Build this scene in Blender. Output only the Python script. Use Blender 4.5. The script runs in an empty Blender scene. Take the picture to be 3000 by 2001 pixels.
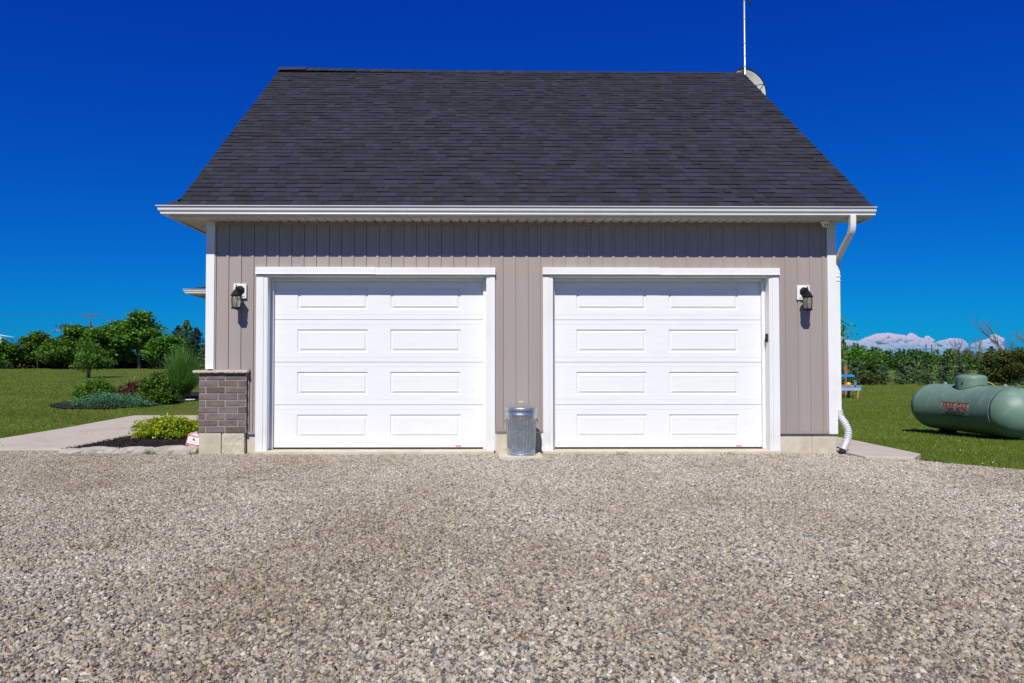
import bpy, math, random
import numpy as np
from mathutils import Vector, Matrix

rad = math.radians
PI = math.pi
sc = bpy.context.scene
COL = sc.collection

# ------------------------------------------------------------------ camera
cam_d = bpy.data.cameras.new('camera')
cam = bpy.data.objects.new('camera', cam_d)
COL.objects.link(cam)
cam.location = (0, -10.1, 1.25)
cam.rotation_euler = (rad(91.4), 0, rad(-0.6))
cam_d.sensor_width = 36
cam_d.lens = 25.2
cam_d.shift_x = 0.0213
cam_d.shift_y = 0.0055
cam_d.clip_start = 0.05
cam_d.clip_end = 20000
sc.camera = cam

# ------------------------------------------------------------------ sky, sun, exposure
SUN = Vector((-0.22, -1.0, 1.13)).normalized()
sun_el = math.asin(SUN.z)
world = bpy.data.worlds.new('World')
sc.world = world
world.use_nodes = True
wn, wl = world.node_tree.nodes, world.node_tree.links
wn.clear()
sky = wn.new('ShaderNodeTexSky')
sky.sky_type = 'NISHITA'
sky.sun_disc = False
sky.sun_elevation = sun_el
sky.sun_rotation = math.atan2(SUN.x, SUN.y)
sky.altitude = 300
sky.air_density = 1.0
sky.dust_density = 0.25
sky.ozone_density = 3.0
sep = wn.new('ShaderNodeSeparateColor'); com = wn.new('ShaderNodeCombineColor')
wl.new(sky.outputs[0], sep.inputs[0])
for ch, (pw_, k_) in enumerate(((1.0, .006), (1.33, .165), (.62, 1.66))):     # polarised deep blue grade of the clear sky
    p_ = wn.new('ShaderNodeMath'); p_.operation = 'POWER'; p_.inputs[1].default_value = pw_
    m_ = wn.new('ShaderNodeMath'); m_.operation = 'MULTIPLY'; m_.inputs[1].default_value = k_
    wl.new(sep.outputs[ch], p_.inputs[0]); wl.new(p_.outputs[0], m_.inputs[0]); wl.new(m_.outputs[0], com.inputs[ch])
bg = wn.new('ShaderNodeBackground'); bg.inputs[1].default_value = 0.10
wo = wn.new('ShaderNodeOutputWorld')
wl.new(com.outputs[0], bg.inputs[0]); wl.new(bg.outputs[0], wo.inputs[0])

sun_d = bpy.data.lights.new('sun', 'SUN')
sun_d.energy = 4.6
sun_d.angle = rad(0.5)
sun_d.color = (1.0, 0.955, 0.865)
sun_o = bpy.data.objects.new('sun', sun_d)
COL.objects.link(sun_o)
sun_o.rotation_euler = SUN.to_track_quat('Z', 'Y').to_euler()
sun_o.location = (0, -20, 30)

sc.view_settings.view_transform = 'Standard'
sc.view_settings.look = 'None'
sc.view_settings.gamma = 1
sc.view_settings.exposure = 0.12
sc.view_settings.use_curve_mapping = False

# ------------------------------------------------------------------ helpers
class MB:
    def __init__(self):
        self.v = []; self.f = []; self.m = []; self.s = []
    def add(self, verts, faces, mi=0, smooth=False):
        o = len(self.v)
        self.v += [tuple(p) for p in verts]
        for fc in faces:
            self.f.append(tuple(i + o for i in fc)); self.m.append(mi); self.s.append(smooth)
        return self
    def box(self, x0, x1, y0, y1, z0, z1, mi=0):
        v = [(x0,y0,z0),(x1,y0,z0),(x1,y1,z0),(x0,y1,z0),(x0,y0,z1),(x1,y0,z1),(x1,y1,z1),(x0,y1,z1)]
        return self.add(v, [(0,3,2,1),(4,5,6,7),(0,1,5,4),(1,2,6,5),(2,3,7,6),(3,0,4,7)], mi)
    def obox(self, c, ax, ay, az, mi=0):
        c, ax, ay, az = map(Vector, (c, ax, ay, az))
        v = []
        for k in (-1, 1):
            for (i, j) in ((-1,-1),(1,-1),(1,1),(-1,1)):
                v.append(c + ax*i + ay*j + az*k)
        return self.add(v, [(0,3,2,1),(4,5,6,7),(0,1,5,4),(1,2,6,5),(2,3,7,6),(3,0,4,7)], mi)
    def tube(self, pts, r, n=8, mi=0, smooth=True, caps=True, rect=None):
        pts = [Vector(p) for p in pts]
        rs = r if isinstance(r, (list, tuple)) else [r]*len(pts)
        ref = None; rings = []
        for i, p in enumerate(pts):
            t = (pts[min(i+1, len(pts)-1)] - pts[max(i-1, 0)]).normalized()
            if ref is None:
                a = Vector((1,0,0)) if rect else (Vector((0,0,1)) if abs(t.z) < .9 else Vector((1,0,0)))
            else:
                a = ref
            u = (a - t*a.dot(t)).normalized(); w = t.cross(u); ref = u
            if rect:
                ring = [p + u*rect[0]*sx + w*rect[1]*sy for sx, sy in ((-1,-1),(1,-1),(1,1),(-1,1))]
            else:
                ring = [p + (u*math.cos(2*PI*k/n) + w*math.sin(2*PI*k/n))*rs[i] for k in range(n)]
            rings.append(ring)
        m = len(rings[0]); o = []
        fs = []
        for i in range(len(rings)-1):
            for k in range(m):
                a = i*m+k; b = i*m+(k+1) % m
                fs.append((a, b, b+m, a+m))
        if caps:
            fs.append(tuple(reversed(range(m)))); fs.append(tuple(range((len(rings)-1)*m, len(rings)*m)))
        for rg in rings: o += rg
        return self.add(o, fs, mi, smooth and not rect)
    def lathe(self, prof, origin=(0,0,0), n=24, mi=0, smooth=True, axis='z', phase=0.0, caps=True):
        o = Vector(origin); vs = []
        for (r, h) in prof:
            for k in range(n):
                a = 2*PI*k/n + phase
                if axis == 'z': vs.append(o + Vector((r*math.cos(a), r*math.sin(a), h)))
                elif axis == 'y': vs.append(o + Vector((r*math.cos(a), h, r*math.sin(a))))
                else: vs.append(o + Vector((h, r*math.cos(a), r*math.sin(a))))
        fs = []
        for i in range(len(prof)-1):
            for k in range(n):
                a = i*n+k; b = i*n+(k+1) % n
                fs.append((a, b, b+n, a+n))
        if caps:
            fs.append(tuple(reversed(range(n)))); fs.append(tuple(range((len(prof)-1)*n, len(prof)*n)))
        return self.add(vs, fs, mi, smooth)
    def mesh(self, name, mats):
        me = bpy.data.meshes.new(name)
        me.from_pydata(self.v, [], self.f)
        mats = mats if isinstance(mats, (list, tuple)) else [mats]
        for m in mats: me.materials.append(m)
        me.polygons.foreach_set('material_index', self.m)
        me.polygons.foreach_set('use_smooth', self.s)
        me.update()
        return me
    def build(self, name, mats, parent=None, bevel=0.0):
        return obj(name, self.mesh(name, mats), parent, bevel)

def obj(name, me, parent=None, bevel=0.0, loc=None, rot=None, scl=None):
    o = bpy.data.objects.new(name, me)
    COL.objects.link(o)
    if parent: o.parent = parent
    if loc: o.location = loc
    if rot: o.rotation_euler = rot
    if scl: o.scale = scl
    if bevel:
        b = o.modifiers.new('bevel', 'BEVEL'); b.width = bevel; b.segments = 2
        b.limit_method = 'ANGLE'; b.angle_limit = rad(40)
    return o

def tag(o, label=None, cat=None, group=None, kind=None):
    if label: o['label'] = label
    if cat: o['category'] = cat
    if group: o['group'] = group
    if kind: o['kind'] = kind
    return o

def thing(name, label, cat, loc=(0,0,0), rz=0.0, group=None):
    o = bpy.data.objects.new(name, None)
    o.empty_display_size = 0.2
    COL.objects.link(o); o.location = loc; o.rotation_euler = (0, 0, rz)
    return tag(o, label, cat, group)

def kids(o): return [c for c in COL.objects if c.parent == o]
def copy_tree(root, loc, rz=0.0, s=1.0, label=None):
    r = root.copy(); COL.objects.link(r); r.location = loc; r.rotation_euler = (0, 0, rz)
    r.scale = s if isinstance(s, (tuple, list)) else (s, s, s)
    if label: r['label'] = label
    for ch in root.children:
        c = ch.copy(); COL.objects.link(c); c.parent = r
        for g in ch.children:
            d = g.copy(); COL.objects.link(d); d.parent = c
    return r

def fast_mesh(name, verts, faces_n, mat, tone=None):
    """verts (N*faces_n,3) consecutive polygons of faces_n corners, tone per polygon"""
    nv = len(verts); nf = nv//faces_n
    me = bpy.data.meshes.new(name)
    me.vertices.add(nv); me.vertices.foreach_set('co', np.asarray(verts, dtype=np.float32).ravel())
    me.loops.add(nv); me.loops.foreach_set('vertex_index', np.arange(nv, dtype=np.int32))
    me.polygons.add(nf)
    me.polygons.foreach_set('loop_start', np.arange(0, nv, faces_n, dtype=np.int32))
    me.update(calc_edges=True)
    if tone is not None:
        at = me.attributes.new('tone', 'FLOAT', 'FACE')
        at.data.foreach_set('value', np.asarray(tone, dtype=np.float32))
    me.materials.append(mat)
    me.validate()
    return me

# ------------------------------------------------------------------ materials
def nt(name):
    m = bpy.data.materials.new(name); m.use_nodes = True
    n, l = m.node_tree.nodes, m.node_tree.links
    b = n['Principled BSDF']
    return m, n, l, b

def noise(n, l, scale, detail=4, rough=.6, vec=None, coord='Object', stretch=None):
    tc = n.new('ShaderNodeTexCoord') if vec is None else None
    src = tc.outputs[coord] if tc else vec
    if stretch:
        mp = n.new('ShaderNodeMapping'); mp.inputs['Scale'].default_value = stretch
        l.new(src, mp.inputs[0]); src = mp.outputs[0]
    t = n.new('ShaderNodeTexNoise'); t.inputs['Scale'].default_value = scale
    t.inputs['Detail'].default_value = detail; t.inputs['Roughness'].default_value = rough
    l.new(src, t.inputs['Vector'])
    return t

def worldpos(n):
    g = n.new('ShaderNodeNewGeometry'); return g.outputs['Position']

def ramp(n, l, src, stops, interp='LINEAR'):
    r = n.new('ShaderNodeValToRGB'); r.color_ramp.interpolation = interp
    e = r.color_ramp.elements
    while len(e) < len(stops): e.new(0.5)
    for i, (p, c) in enumerate(stops):
        e[i].position = p; e[i].color = (c[0], c[1], c[2], 1)
    l.new(src, r.inputs[0]); return r

def mixc(n, l, fac, a, b, mode='MIX'):
    m = n.new('ShaderNodeMix'); m.data_type = 'RGBA'; m.blend_type = mode
    for s, x in ((m.inputs['Factor'], fac), (m.inputs[6], a), (m.inputs[7], b)):
        if hasattr(x, 'is_linked') or hasattr(x, 'links'): l.new(x, s)
        elif isinstance(x, (int, float)): s.default_value = x
        else: s.default_value = (x[0], x[1], x[2], 1)
    return m.outputs[2]

def bump(n, l, b, h, strength=.3, dist=.01):
    bp = n.new('ShaderNodeBump'); bp.inputs['Strength'].default_value = strength
    bp.inputs['Distance'].default_value = dist
    l.new(h, bp.inputs['Height']); l.new(bp.outputs[0], b.inputs['Normal'])

SPLASH = ('white_embossed_steel', 'white_aluminium_trim', 'taupe_vinyl_siding')
def mat(name, col, rough=.6, var=.12, vscale=4, bscale=0, bstr=.2, bdist=.003, metal=0, spec=.5, stretch=None, dirt=None, dirt_scale=2, world=True, objvar=0.0):
    m, n, l, b = nt(name)
    vec = worldpos(n) if world else None
    t = noise(n, l, vscale, vec=vec, stretch=stretch)
    dark = [c*(1-var) for c in col]; lite = [min(1, c*(1+var)) for c in col]
    r = ramp(n, l, t.outputs['Fac'], [(.3, dark), (.7, lite)])
    out = r.outputs[0]
    if dirt:
        t2 = noise(n, l, dirt_scale, 6, .7, vec=worldpos(n))
        r2 = ramp(n, l, t2.outputs['Fac'], [(.5, (0,0,0)), (.72, (1,1,1))])
        out = mixc(n, l, r2.outputs[0], out, dirt)
    if name in SPLASH:                       # dust kicked up from the gravel, in ragged patches low down
        sp_ = n.new('ShaderNodeSeparateXYZ'); l.new(worldpos(n), sp_.inputs[0])
        mz = n.new('ShaderNodeMapRange'); mz.inputs[1].default_value = .02; mz.inputs[2].default_value = .55; mz.inputs[3].default_value = .18 if name == 'white_embossed_steel' else .45; mz.inputs[4].default_value = 0
        l.new(sp_.outputs[2], mz.inputs[0])
        t9 = noise(n, l, 5, 6, .75, vec=worldpos(n), stretch=(1.4,1,.8))
        r9 = ramp(n, l, t9.outputs['Fac'], [(.42, (0,0,0)), (.75, (1,1,1))])
        m9 = n.new('ShaderNodeMath'); m9.operation = 'MULTIPLY'; l.new(mz.outputs[0], m9.inputs[0]); l.new(r9.outputs[0], m9.inputs[1])
        out = mixc(n, l, m9.outputs[0], out, (.42,.36,.28))
    if objvar:
        oi = n.new('ShaderNodeObjectInfo')
        r3 = ramp(n, l, oi.outputs['Random'], [(0, (1-objvar,)*3), (1, (1+objvar,)*3)])
        out = mixc(n, l, 1.0, out, r3.outputs[0], 'MULTIPLY')
    l.new(out, b.inputs['Base Color'])
    b.inputs['Roughness'].default_value = rough
    b.inputs['Metallic'].default_value = metal
    b.inputs['Specular IOR Level'].default_value = spec
    if bscale:
        t3 = noise(n, l, bscale, 5, .6, vec=worldpos(n) if world else None, stretch=stretch)
        bump(n, l, b, t3.outputs['Fac'], bstr, bdist)
    return m

WHITE = mat('white_vinyl', (.80,.80,.80), .45, .02, 2, 60, .05)
TRIM = mat('white_aluminium_trim', (.79,.79,.775), .4, .02, 1.5, 20, .05, dirt=(.72,.70,.66), dirt_scale=1.3)
DOOR = mat('white_embossed_steel', (.775,.785,.785), .5, .025, 3, 30, .25, .0015, stretch=(1,1,9), dirt=(.76,.765,.77), dirt_scale=1.1)
GUTTER = mat('white_gutter_metal', (.74,.74,.73), .35, .03, 3, 0)
SOFFIT = mat('shaded_white_soffit', (.62,.60,.53), .6, .04, 3, 0)  # white boards, with shade and warm gravel bounce tinted into the colour
SIDING = mat('taupe_vinyl_siding', (.338,.287,.264), .55, .04, 2.5, 90, .12, .001, stretch=(1,1,.08), objvar=.035)
CONC = mat('foundation_concrete', (.56,.50,.39), .9, .10, 6, 60, .35, .004, dirt=(.44,.38,.27), dirt_scale=2.5)
PATHM = mat('path_concrete', (.49,.43,.345), .9, .08, 3, 80, .3, .003, dirt=(.39,.34,.27), dirt_scale=1.2)
SEAL = mat('black_rubber', (.012,.012,.014), .7, .1)
BLACKM = mat('black_painted_metal', (.008,.008,.009), .6, .2, 30, 120, .25, .001, spec=.2)
STEEL = None
MORTAR = mat('mortar', (.36,.31,.255), .95, .1, 30, 150, .4, .002)
RED = mat('red_print', (.62,.01,.02), .5, .03)
BLKP = mat('black_print', (.03,.03,.03), .5, .03)
GREYP = mat('grey_print', (.16,.16,.17), .5, .03)
SIGNW = mat('white_sign_plastic', (.80,.82,.83), .4, .02)

def brick_mat():
    m, n, l, b = nt('grey_brown_brick')
    oi = n.new('ShaderNodeObjectInfo')
    r = ramp(n, l, oi.outputs['Random'], [(0, (.118,.085,.074)), (.35, (.150,.118,.104)), (.7, (.190,.155,.140)), (1, (.150,.130,.124))])
    t = noise(n, l, 9, 6, .7, vec=worldpos(n), stretch=(1,1,2.5))
    r2 = ramp(n, l, t.outputs['Fac'], [(.3, (.70,.66,.64)), (.7, (1.25,1.25,1.28))])
    l.new(mixc(n, l, 1.0, r.outputs[0], r2.outputs[0], 'MULTIPLY'), b.inputs['Base Color'])
    b.inputs['Roughness'].default_value = .85
    t3 = noise(n, l, 140, 5, .7, vec=worldpos(n)); bump(n, l, b, t3.outputs['Fac'], .45, .003)
    return m
BRICK = brick_mat()
SANDST = mat('sandstone_cap', (.52,.45,.36), .9, .18, 14, 60, .6, .008)
EDGEST = mat('limestone_edging', (.46,.42,.35), .9, .16, 8, 40, .8, .012, dirt=(.27,.24,.19), dirt_scale=4)

def shingle_mat():
    m, n, l, b = nt('asphalt_shingle')
    oi = n.new('ShaderNodeObjectInfo'); g = n.new('ShaderNodeNewGeometry')
    ad = n.new('ShaderNodeMath'); ad.operation = 'ADD'
    l.new(oi.outputs['Random'], ad.inputs[0]); l.new(g.outputs['Random Per Island'], ad.inputs[1])
    fr = n.new('ShaderNodeMath'); fr.operation = 'FRACT'; l.new(ad.outputs[0], fr.inputs[0])
    r = ramp(n, l, fr.outputs[0], [(0, (.0195,.0195,.0240)), (.25, (.0258,.0265,.0375)), (.45, (.0212,.0215,.0300)), (.6, (.0245,.0255,.0375)), (.8, (.0290,.0305,.0440)), (.93,(.0235,.0220,.0235)), (1, (.031,.0325,.046))], 'CONSTANT')
    t = noise(n, l, 260, 3, .8, vec=g.outputs['Position'])
    r2 = ramp(n, l, t.outputs['Fac'], [(.3, (.45,.45,.45)), (.7, (1.6,1.6,1.6))])
    c = mixc(n, l, 1.0, r.outputs[0], r2.outputs[0], 'MULTIPLY')
    t4 = noise(n, l, .8, 4, .6, vec=g.outputs['Position'])
    r4 = ramp(n, l, t4.outputs['Fac'], [(.3, (.88,.87,.86)), (.7, (1.1,1.1,1.12))])
    l.new(mixc(n, l, 1.0, c, r4.outputs[0], 'MULTIPLY'), b.inputs['Base Color'])
    b.inputs['Roughness'].default_value = .9; b.inputs['Specular IOR Level'].default_value = .3
    t3 = noise(n, l, 420, 3, .7, vec=g.outputs['Position']); bump(n, l, b, t3.outputs['Fac'], .5, .002)
    return m
SHINGLE = shingle_mat()

def foliage_mat(name, dark, mid, lite, trans=.3, rough=.6):
    m, n, l, b = nt(name)
    at = n.new('ShaderNodeAttribute'); at.attribute_name = 'tone'
    oi = n.new('ShaderNodeObjectInfo')
    mm = n.new('ShaderNodeMath'); mm.operation = 'MULTIPLY_ADD'
    l.new(oi.outputs['Random'], mm.inputs[0]); mm.inputs[1].default_value = .12
    l.new(at.outputs['Fac'], mm.inputs[2])
    r = ramp(n, l, mm.outputs[0], [(.05, dark), (.5, mid), (1.0, lite)])
    l.new(r.outputs[0], b.inputs['Base Color'])
    b.inputs['Roughness'].default_value = rough
    b.inputs['Specular IOR Level'].default_value = .25
    tr = n.new('ShaderNodeBsdfTranslucent')
    tc = mixc(n, l, 1.0, r.outputs[0], (1.3,1.5,.6), 'MULTIPLY'); l.new(tc, tr.inputs[0])
    mx = n.new('ShaderNodeMixShader'); mx.inputs[0].default_value = trans
    l.new(b.outputs[0], mx.inputs[1]); l.new(tr.outputs[0], mx.inputs[2])
    l.new(mx.outputs[0], n['Material Output'].inputs[0])
    return m
F_MAPLE = foliage_mat('broadleaf_foliage', (0.0281,0.0592,0.0090), (0.0772,0.1672,0.0198), (0.1883,0.3432,0.0429))
F_ASH = foliage_mat('bright_broadleaf_foliage', (0.0356,0.0792,0.0112), (0.0915,0.2134,0.0246), (0.2188,0.4118,0.0510))
F_PINE = foliage_mat('pine_needles', (0.0285,0.0588,0.0221), (0.0752,0.1483,0.0547), (0.1927,0.3121,0.1196), .12)
F_SPRUCE = foliage_mat('dark_spruce_needles', (0.0150,0.0338,0.0149), (0.0338,0.0713,0.0314), (0.0675,0.1237,0.0561), .1)
F_OLIVE = foliage_mat('olive_foliage', (0.0351,0.0474,0.0100), (0.0842,0.1094,0.0200), (0.1755,0.1914,0.0372))
F_SPIREA = foliage_mat('golden_spirea_leaves', (0.0794,0.1260,0.0054), (0.3200,0.4158,0.0158), (0.7221,0.7098,0.0410), .35)
F_BOX = foliage_mat('boxwood_leaves', (0.0207,0.0571,0.0060), (0.0798,0.1795,0.0149), (0.2960,0.4508,0.0390), .2)
F_JUN = foliage_mat('blue_green_juniper', (0.0250,0.0799,0.0386), (0.0686,0.1988,0.1013), (0.1893,0.4328,0.2317), .15)
F_BARB = foliage_mat('burgundy_barberry_leaves', (0.0360,0.0084,0.0084), (0.0840,0.0182,0.0168), (0.1700,0.0490,0.0308), .15)
F_GOLD = foliage_mat('bronze_green_leaves', (0.0390,0.0546,0.0072), (0.1105,0.1430,0.0168), (0.2210,0.2080,0.0360), .25)
F_GRASS = foliage_mat('ornamental_grass_blades', (0.0458,0.1170,0.0252), (0.1040,0.2438,0.0504), (0.2496,0.4193,0.1080), .25)
F_LAWN = foliage_mat('lawn_blades', (.075,.120,.012), (.140,.205,.024), (.240,.300,.055), .3)
BARK = mat('grey_bark', (.17,.14,.11), .95, .3, 8, 30, .8, .02, stretch=(1,1,.3), world=False)
BIRCH = mat('pale_birch_bark', (.45,.36,.26), .9, .25, 8, 30, .5, .01, world=False)
DEADB = mat('grey_dead_wood', (.15,.115,.09), .95, .25, 5, 20, .5, .01, world=False)
WOODO = mat('orange_stained_wood', (.42,.19,.055), .7, .15, 6)
WOODB = mat('brown_cedar_wood', (.30,.15,.065), .8, .15, 6)

# ------------------------------------------------------------------ terrain
def sstep(a, b, x):
    t = np.clip((x-a)/(b-a), 0, 1); return t*t*(3-2*t)
def gz(x, y):
    x = np.asarray(x, dtype=float); y = np.asarray(y, dtype=float)
    left = .0135*np.clip(y-4, 0, 61) + .004*np.clip(y-65, 0, 400)
    d = y+10.1
    right = -.032*np.clip(d-8.6, 0, 7.4) - .0125*np.clip(d-16, 0, 64)
    t = sstep(-3, 5, x)
    return left*(1-t) + right*t
def gzf(x, y): return float(gz(x, y))

def lawn_mat():
    m, n, l, b = nt('mown_grass')
    p = worldpos(n)
    t1 = noise(n, l, 55, 4, .75, vec=p, stretch=(1,.5,1))
    r1 = ramp(n, l, t1.outputs['Fac'], [(.3, (.080,.108,.014)), (.5, (.115,.150,.021)), (.72, (.165,.195,.036))])
    t2 = noise(n, l, .55, 5, .6, vec=p, stretch=(.5,1.6,1))
    r2 = ramp(n, l, t2.outputs['Fac'], [(.3, (.80,.86,.80)), (.5, (1.0,1.0,1.0)), (.72, (1.30,1.10,1.15))])
    c = mixc(n, l, 1.0, r1.outputs[0], r2.outputs[0], 'MULTIPLY')
    t5 = noise(n, l, .16, 3, .5, vec=p, stretch=(.35,1,1))
    r5 = ramp(n, l, t5.outputs['Fac'], [(.35, (.86,.92,.85)), (.65, (1.16,1.06,1.1))])
    c = mixc(n, l, 1.0, c, r5.outputs[0], 'MULTIPLY')
    l.new(c, b.inputs['Base Color'])
    b.inputs['Roughness'].default_value = .9; b.inputs['Specular IOR Level'].default_value = .15
    t3 = noise(n, l, 30, 5, .8, vec=p); bump(n, l, b, t3.outputs['Fac'], .8, .06)
    return m
LAWN = lawn_mat()

def grid_mesh(name, xs, ys, zf, m):
    X, Y = np.meshgrid(xs, ys); Z = zf(X, Y)
    v = np.stack([X.ravel(), Y.ravel(), Z.ravel()], 1)
    nx, ny = len(xs), len(ys)
    i = np.arange((nx-1)*(ny-1)); r = i//(nx-1); c = i % (nx-1)
    a = r*nx+c
    f = np.stack([a, a+1, a+1+nx, a+nx], 1)
    me = bpy.data.meshes.new(name); me.from_pydata(v.tolist(), [], f.tolist())
    me.materials.append(m); me.polygons.foreach_set('use_smooth', [True]*len(me.polygons)); me.update()
    return me
xs = np.concatenate([[-9000,-4000,-2000,-1000,-500,-300,-200], np.arange(-150,151,5.0), [200,300,500,1000,2000,4000,9000]])
xs = np.unique(np.concatenate([xs, np.arange(-14, 14, .5)]))
ys = np.concatenate([[-3000,-500,-100,-40], np.arange(-20, 30, .5), np.arange(30, 200, 4.0), [250,350,500,1000,2000,4000,9000]])
def ground_z(X, Y):
    Z = gz(X, Y)
    near = (Y < .35) | ((np.abs(X) < 14) & (Y < .9))
    Z = np.where((Y < 0.3) & (X < 5.6), Z-.06, Z-.012)
    Z = np.where((X > 5.6) & (Y < -2.5-.3*(X-5.6)) & (X < 30), Z-.06, Z)
    return Z
tag(obj('ground', grid_mesh('ground', xs, ys, ground_z, LAWN)), kind='structure')

# gravel bed sheet
def gravel_bed_mat():
    m, n, l, b = nt('crushed_gravel_bed')
    p = worldpos(n)
    v = n.new('ShaderNodeTexVoronoi'); v.inputs['Scale'].default_value = 70; l.new(p, v.inputs['Vector'])
    sep = n.new('ShaderNodeSeparateColor'); l.new(v.outputs['Color'], sep.inputs[0])
    r = ramp(n, l, sep.outputs[0], [(0,(.09,.076,.06)), (.4,(.15,.128,.10)), (.8,(.21,.18,.145)), (1,(.27,.235,.19))])
    t = noise(n, l, .7, 5, .6, vec=p)
    r2 = ramp(n, l, t.outputs['Fac'], [(.35,(.72,.64,.55)), (.65,(1,1,1))])
    l.new(mixc(n, l, 1, r.outputs[0], r2.outputs[0], 'MULTIPLY'), b.inputs['Base Color'])
    b.inputs['Roughness'].default_value = .95
    bump(n, l, b, v.outputs['Distance'], .8, .012)
    return m
GBED = gravel_bed_mat()
def gravel_edge(x):      # far limit (y) of the gravel for each x
    pts = [(-30,.36),(-6.0,.36),(-5.95,.02),(5.0,.02),(5.06,-.62),(5.58,-.72),(5.72,-.86),(6.06,-1.22),(6.5,-1.62),(7.5,-2.2),(9,-2.75),(12,-3.4),(16,-4.2),(30,-6)]
    return np.interp(x, [a for a,_ in pts], [b for _,b in pts])
def und(X, Y):
    return .010*np.sin(X*1.3+.5*Y)*np.cos(Y*.9-.3*X) + .006*np.sin(2.9*X+1.7*Y)
def gravel_sheet(name, x0, x1, ylo, dx, dy, m, z0, clip=None):
    gx = np.unique(np.concatenate([np.arange(x0, x1+dx, dx), [-6.0,-5.95,5.0,5.06,5.58,5.72]]))
    v = []; f = []; idx = {}
    def vi(x, y):
        k = (round(float(x),4), round(float(y),4))
        if k not in idx:
            idx[k] = len(v)
            fade = min(1.0, max(0.0, -float(y)/.8))
            v.append((k[0], k[1], z0 + float(und(k[0], k[1]))*fade))
        return idx[k]
    for i in range(len(gx)-1):
        a, b = gx[i], gx[i+1]
        ea, eb = gravel_edge(a), gravel_edge(b)
        n = max(1, int((max(ea, eb)-ylo)/dy))
        for j in range(n):
            ya0 = ylo+(ea-ylo)*j/n; ya1 = ylo+(ea-ylo)*(j+1)/n
            yb0 = ylo+(eb-ylo)*j/n; yb1 = ylo+(eb-ylo)*(j+1)/n
            if clip and not clip((a+b)/2, (ya0+yb1)/2): continue
            f.append((vi(a,ya0), vi(b,yb0), vi(b,yb1), vi(a,ya1)))
    me = bpy.data.meshes.new(name); me.from_pydata(v, [], f); me.materials.append(m); me.update()
    return me
tag(obj('gravel_drive', gravel_sheet('gravel_drive', -14, 14, -14, .5, .5, GBED, .0)), kind='structure')

# individual stones
def stone_mat():
    m, n, l, b = nt('crushed_stone')
    oi = n.new('ShaderNodeObjectInfo')
    r = ramp(n, l, oi.outputs['Random'], [(0,(.365,.320,.250)),(.16,(.44,.395,.315)),(.32,(.30,.268,.215)),(.45,(.50,.45,.355)),(.56,(.215,.20,.17)),(.66,(.385,.36,.305)),(.76,(.34,.275,.19)),(.83,(.11,.112,.108)),(.89,(.245,.25,.24)),(.94,(.60,.57,.48)),(.993,(.36,.24,.14)),(1,(.5,.5,.5))], 'CONSTANT')
    p = worldpos(n)
    t = noise(n, l, .30, 6, .68, vec=p, stretch=(1.0,.8,1))
    r2 = ramp(n, l, t.outputs['Fac'], [(.36,(.80,.74,.665)), (.50,(.98,.955,.92)), (.60,(1.10,1.095,1.09))])
    c = mixc(n, l, 1, r.outputs[0], r2.outputs[0], 'MULTIPLY')
    ts = noise(n, l, 2.6, 5, .75, vec=p, stretch=(.8,1.1,1))
    rs_ = ramp(n, l, ts.outputs['Fac'], [(.58,(1,1,1)), (.72,(.62,.50,.35))])
    c = mixc(n, l, 1, c, rs_.outputs[0], 'MULTIPLY')
    t2 = noise(n, l, 300, 4, .7, vec=p)
    r3 = ramp(n, l, t2.outputs['Fac'], [(.3,(.8,.8,.8)), (.7,(1.15,1.15,1.15))])
    l.new(mixc(n, l, 1, c, r3.outputs[0], 'MULTIPLY'), b.inputs['Base Color'])
    b.inputs['Roughness'].default_value = .85; b.inputs['Specular IOR Level'].default_value = .3
    return m
STONE = stone_mat()

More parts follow.
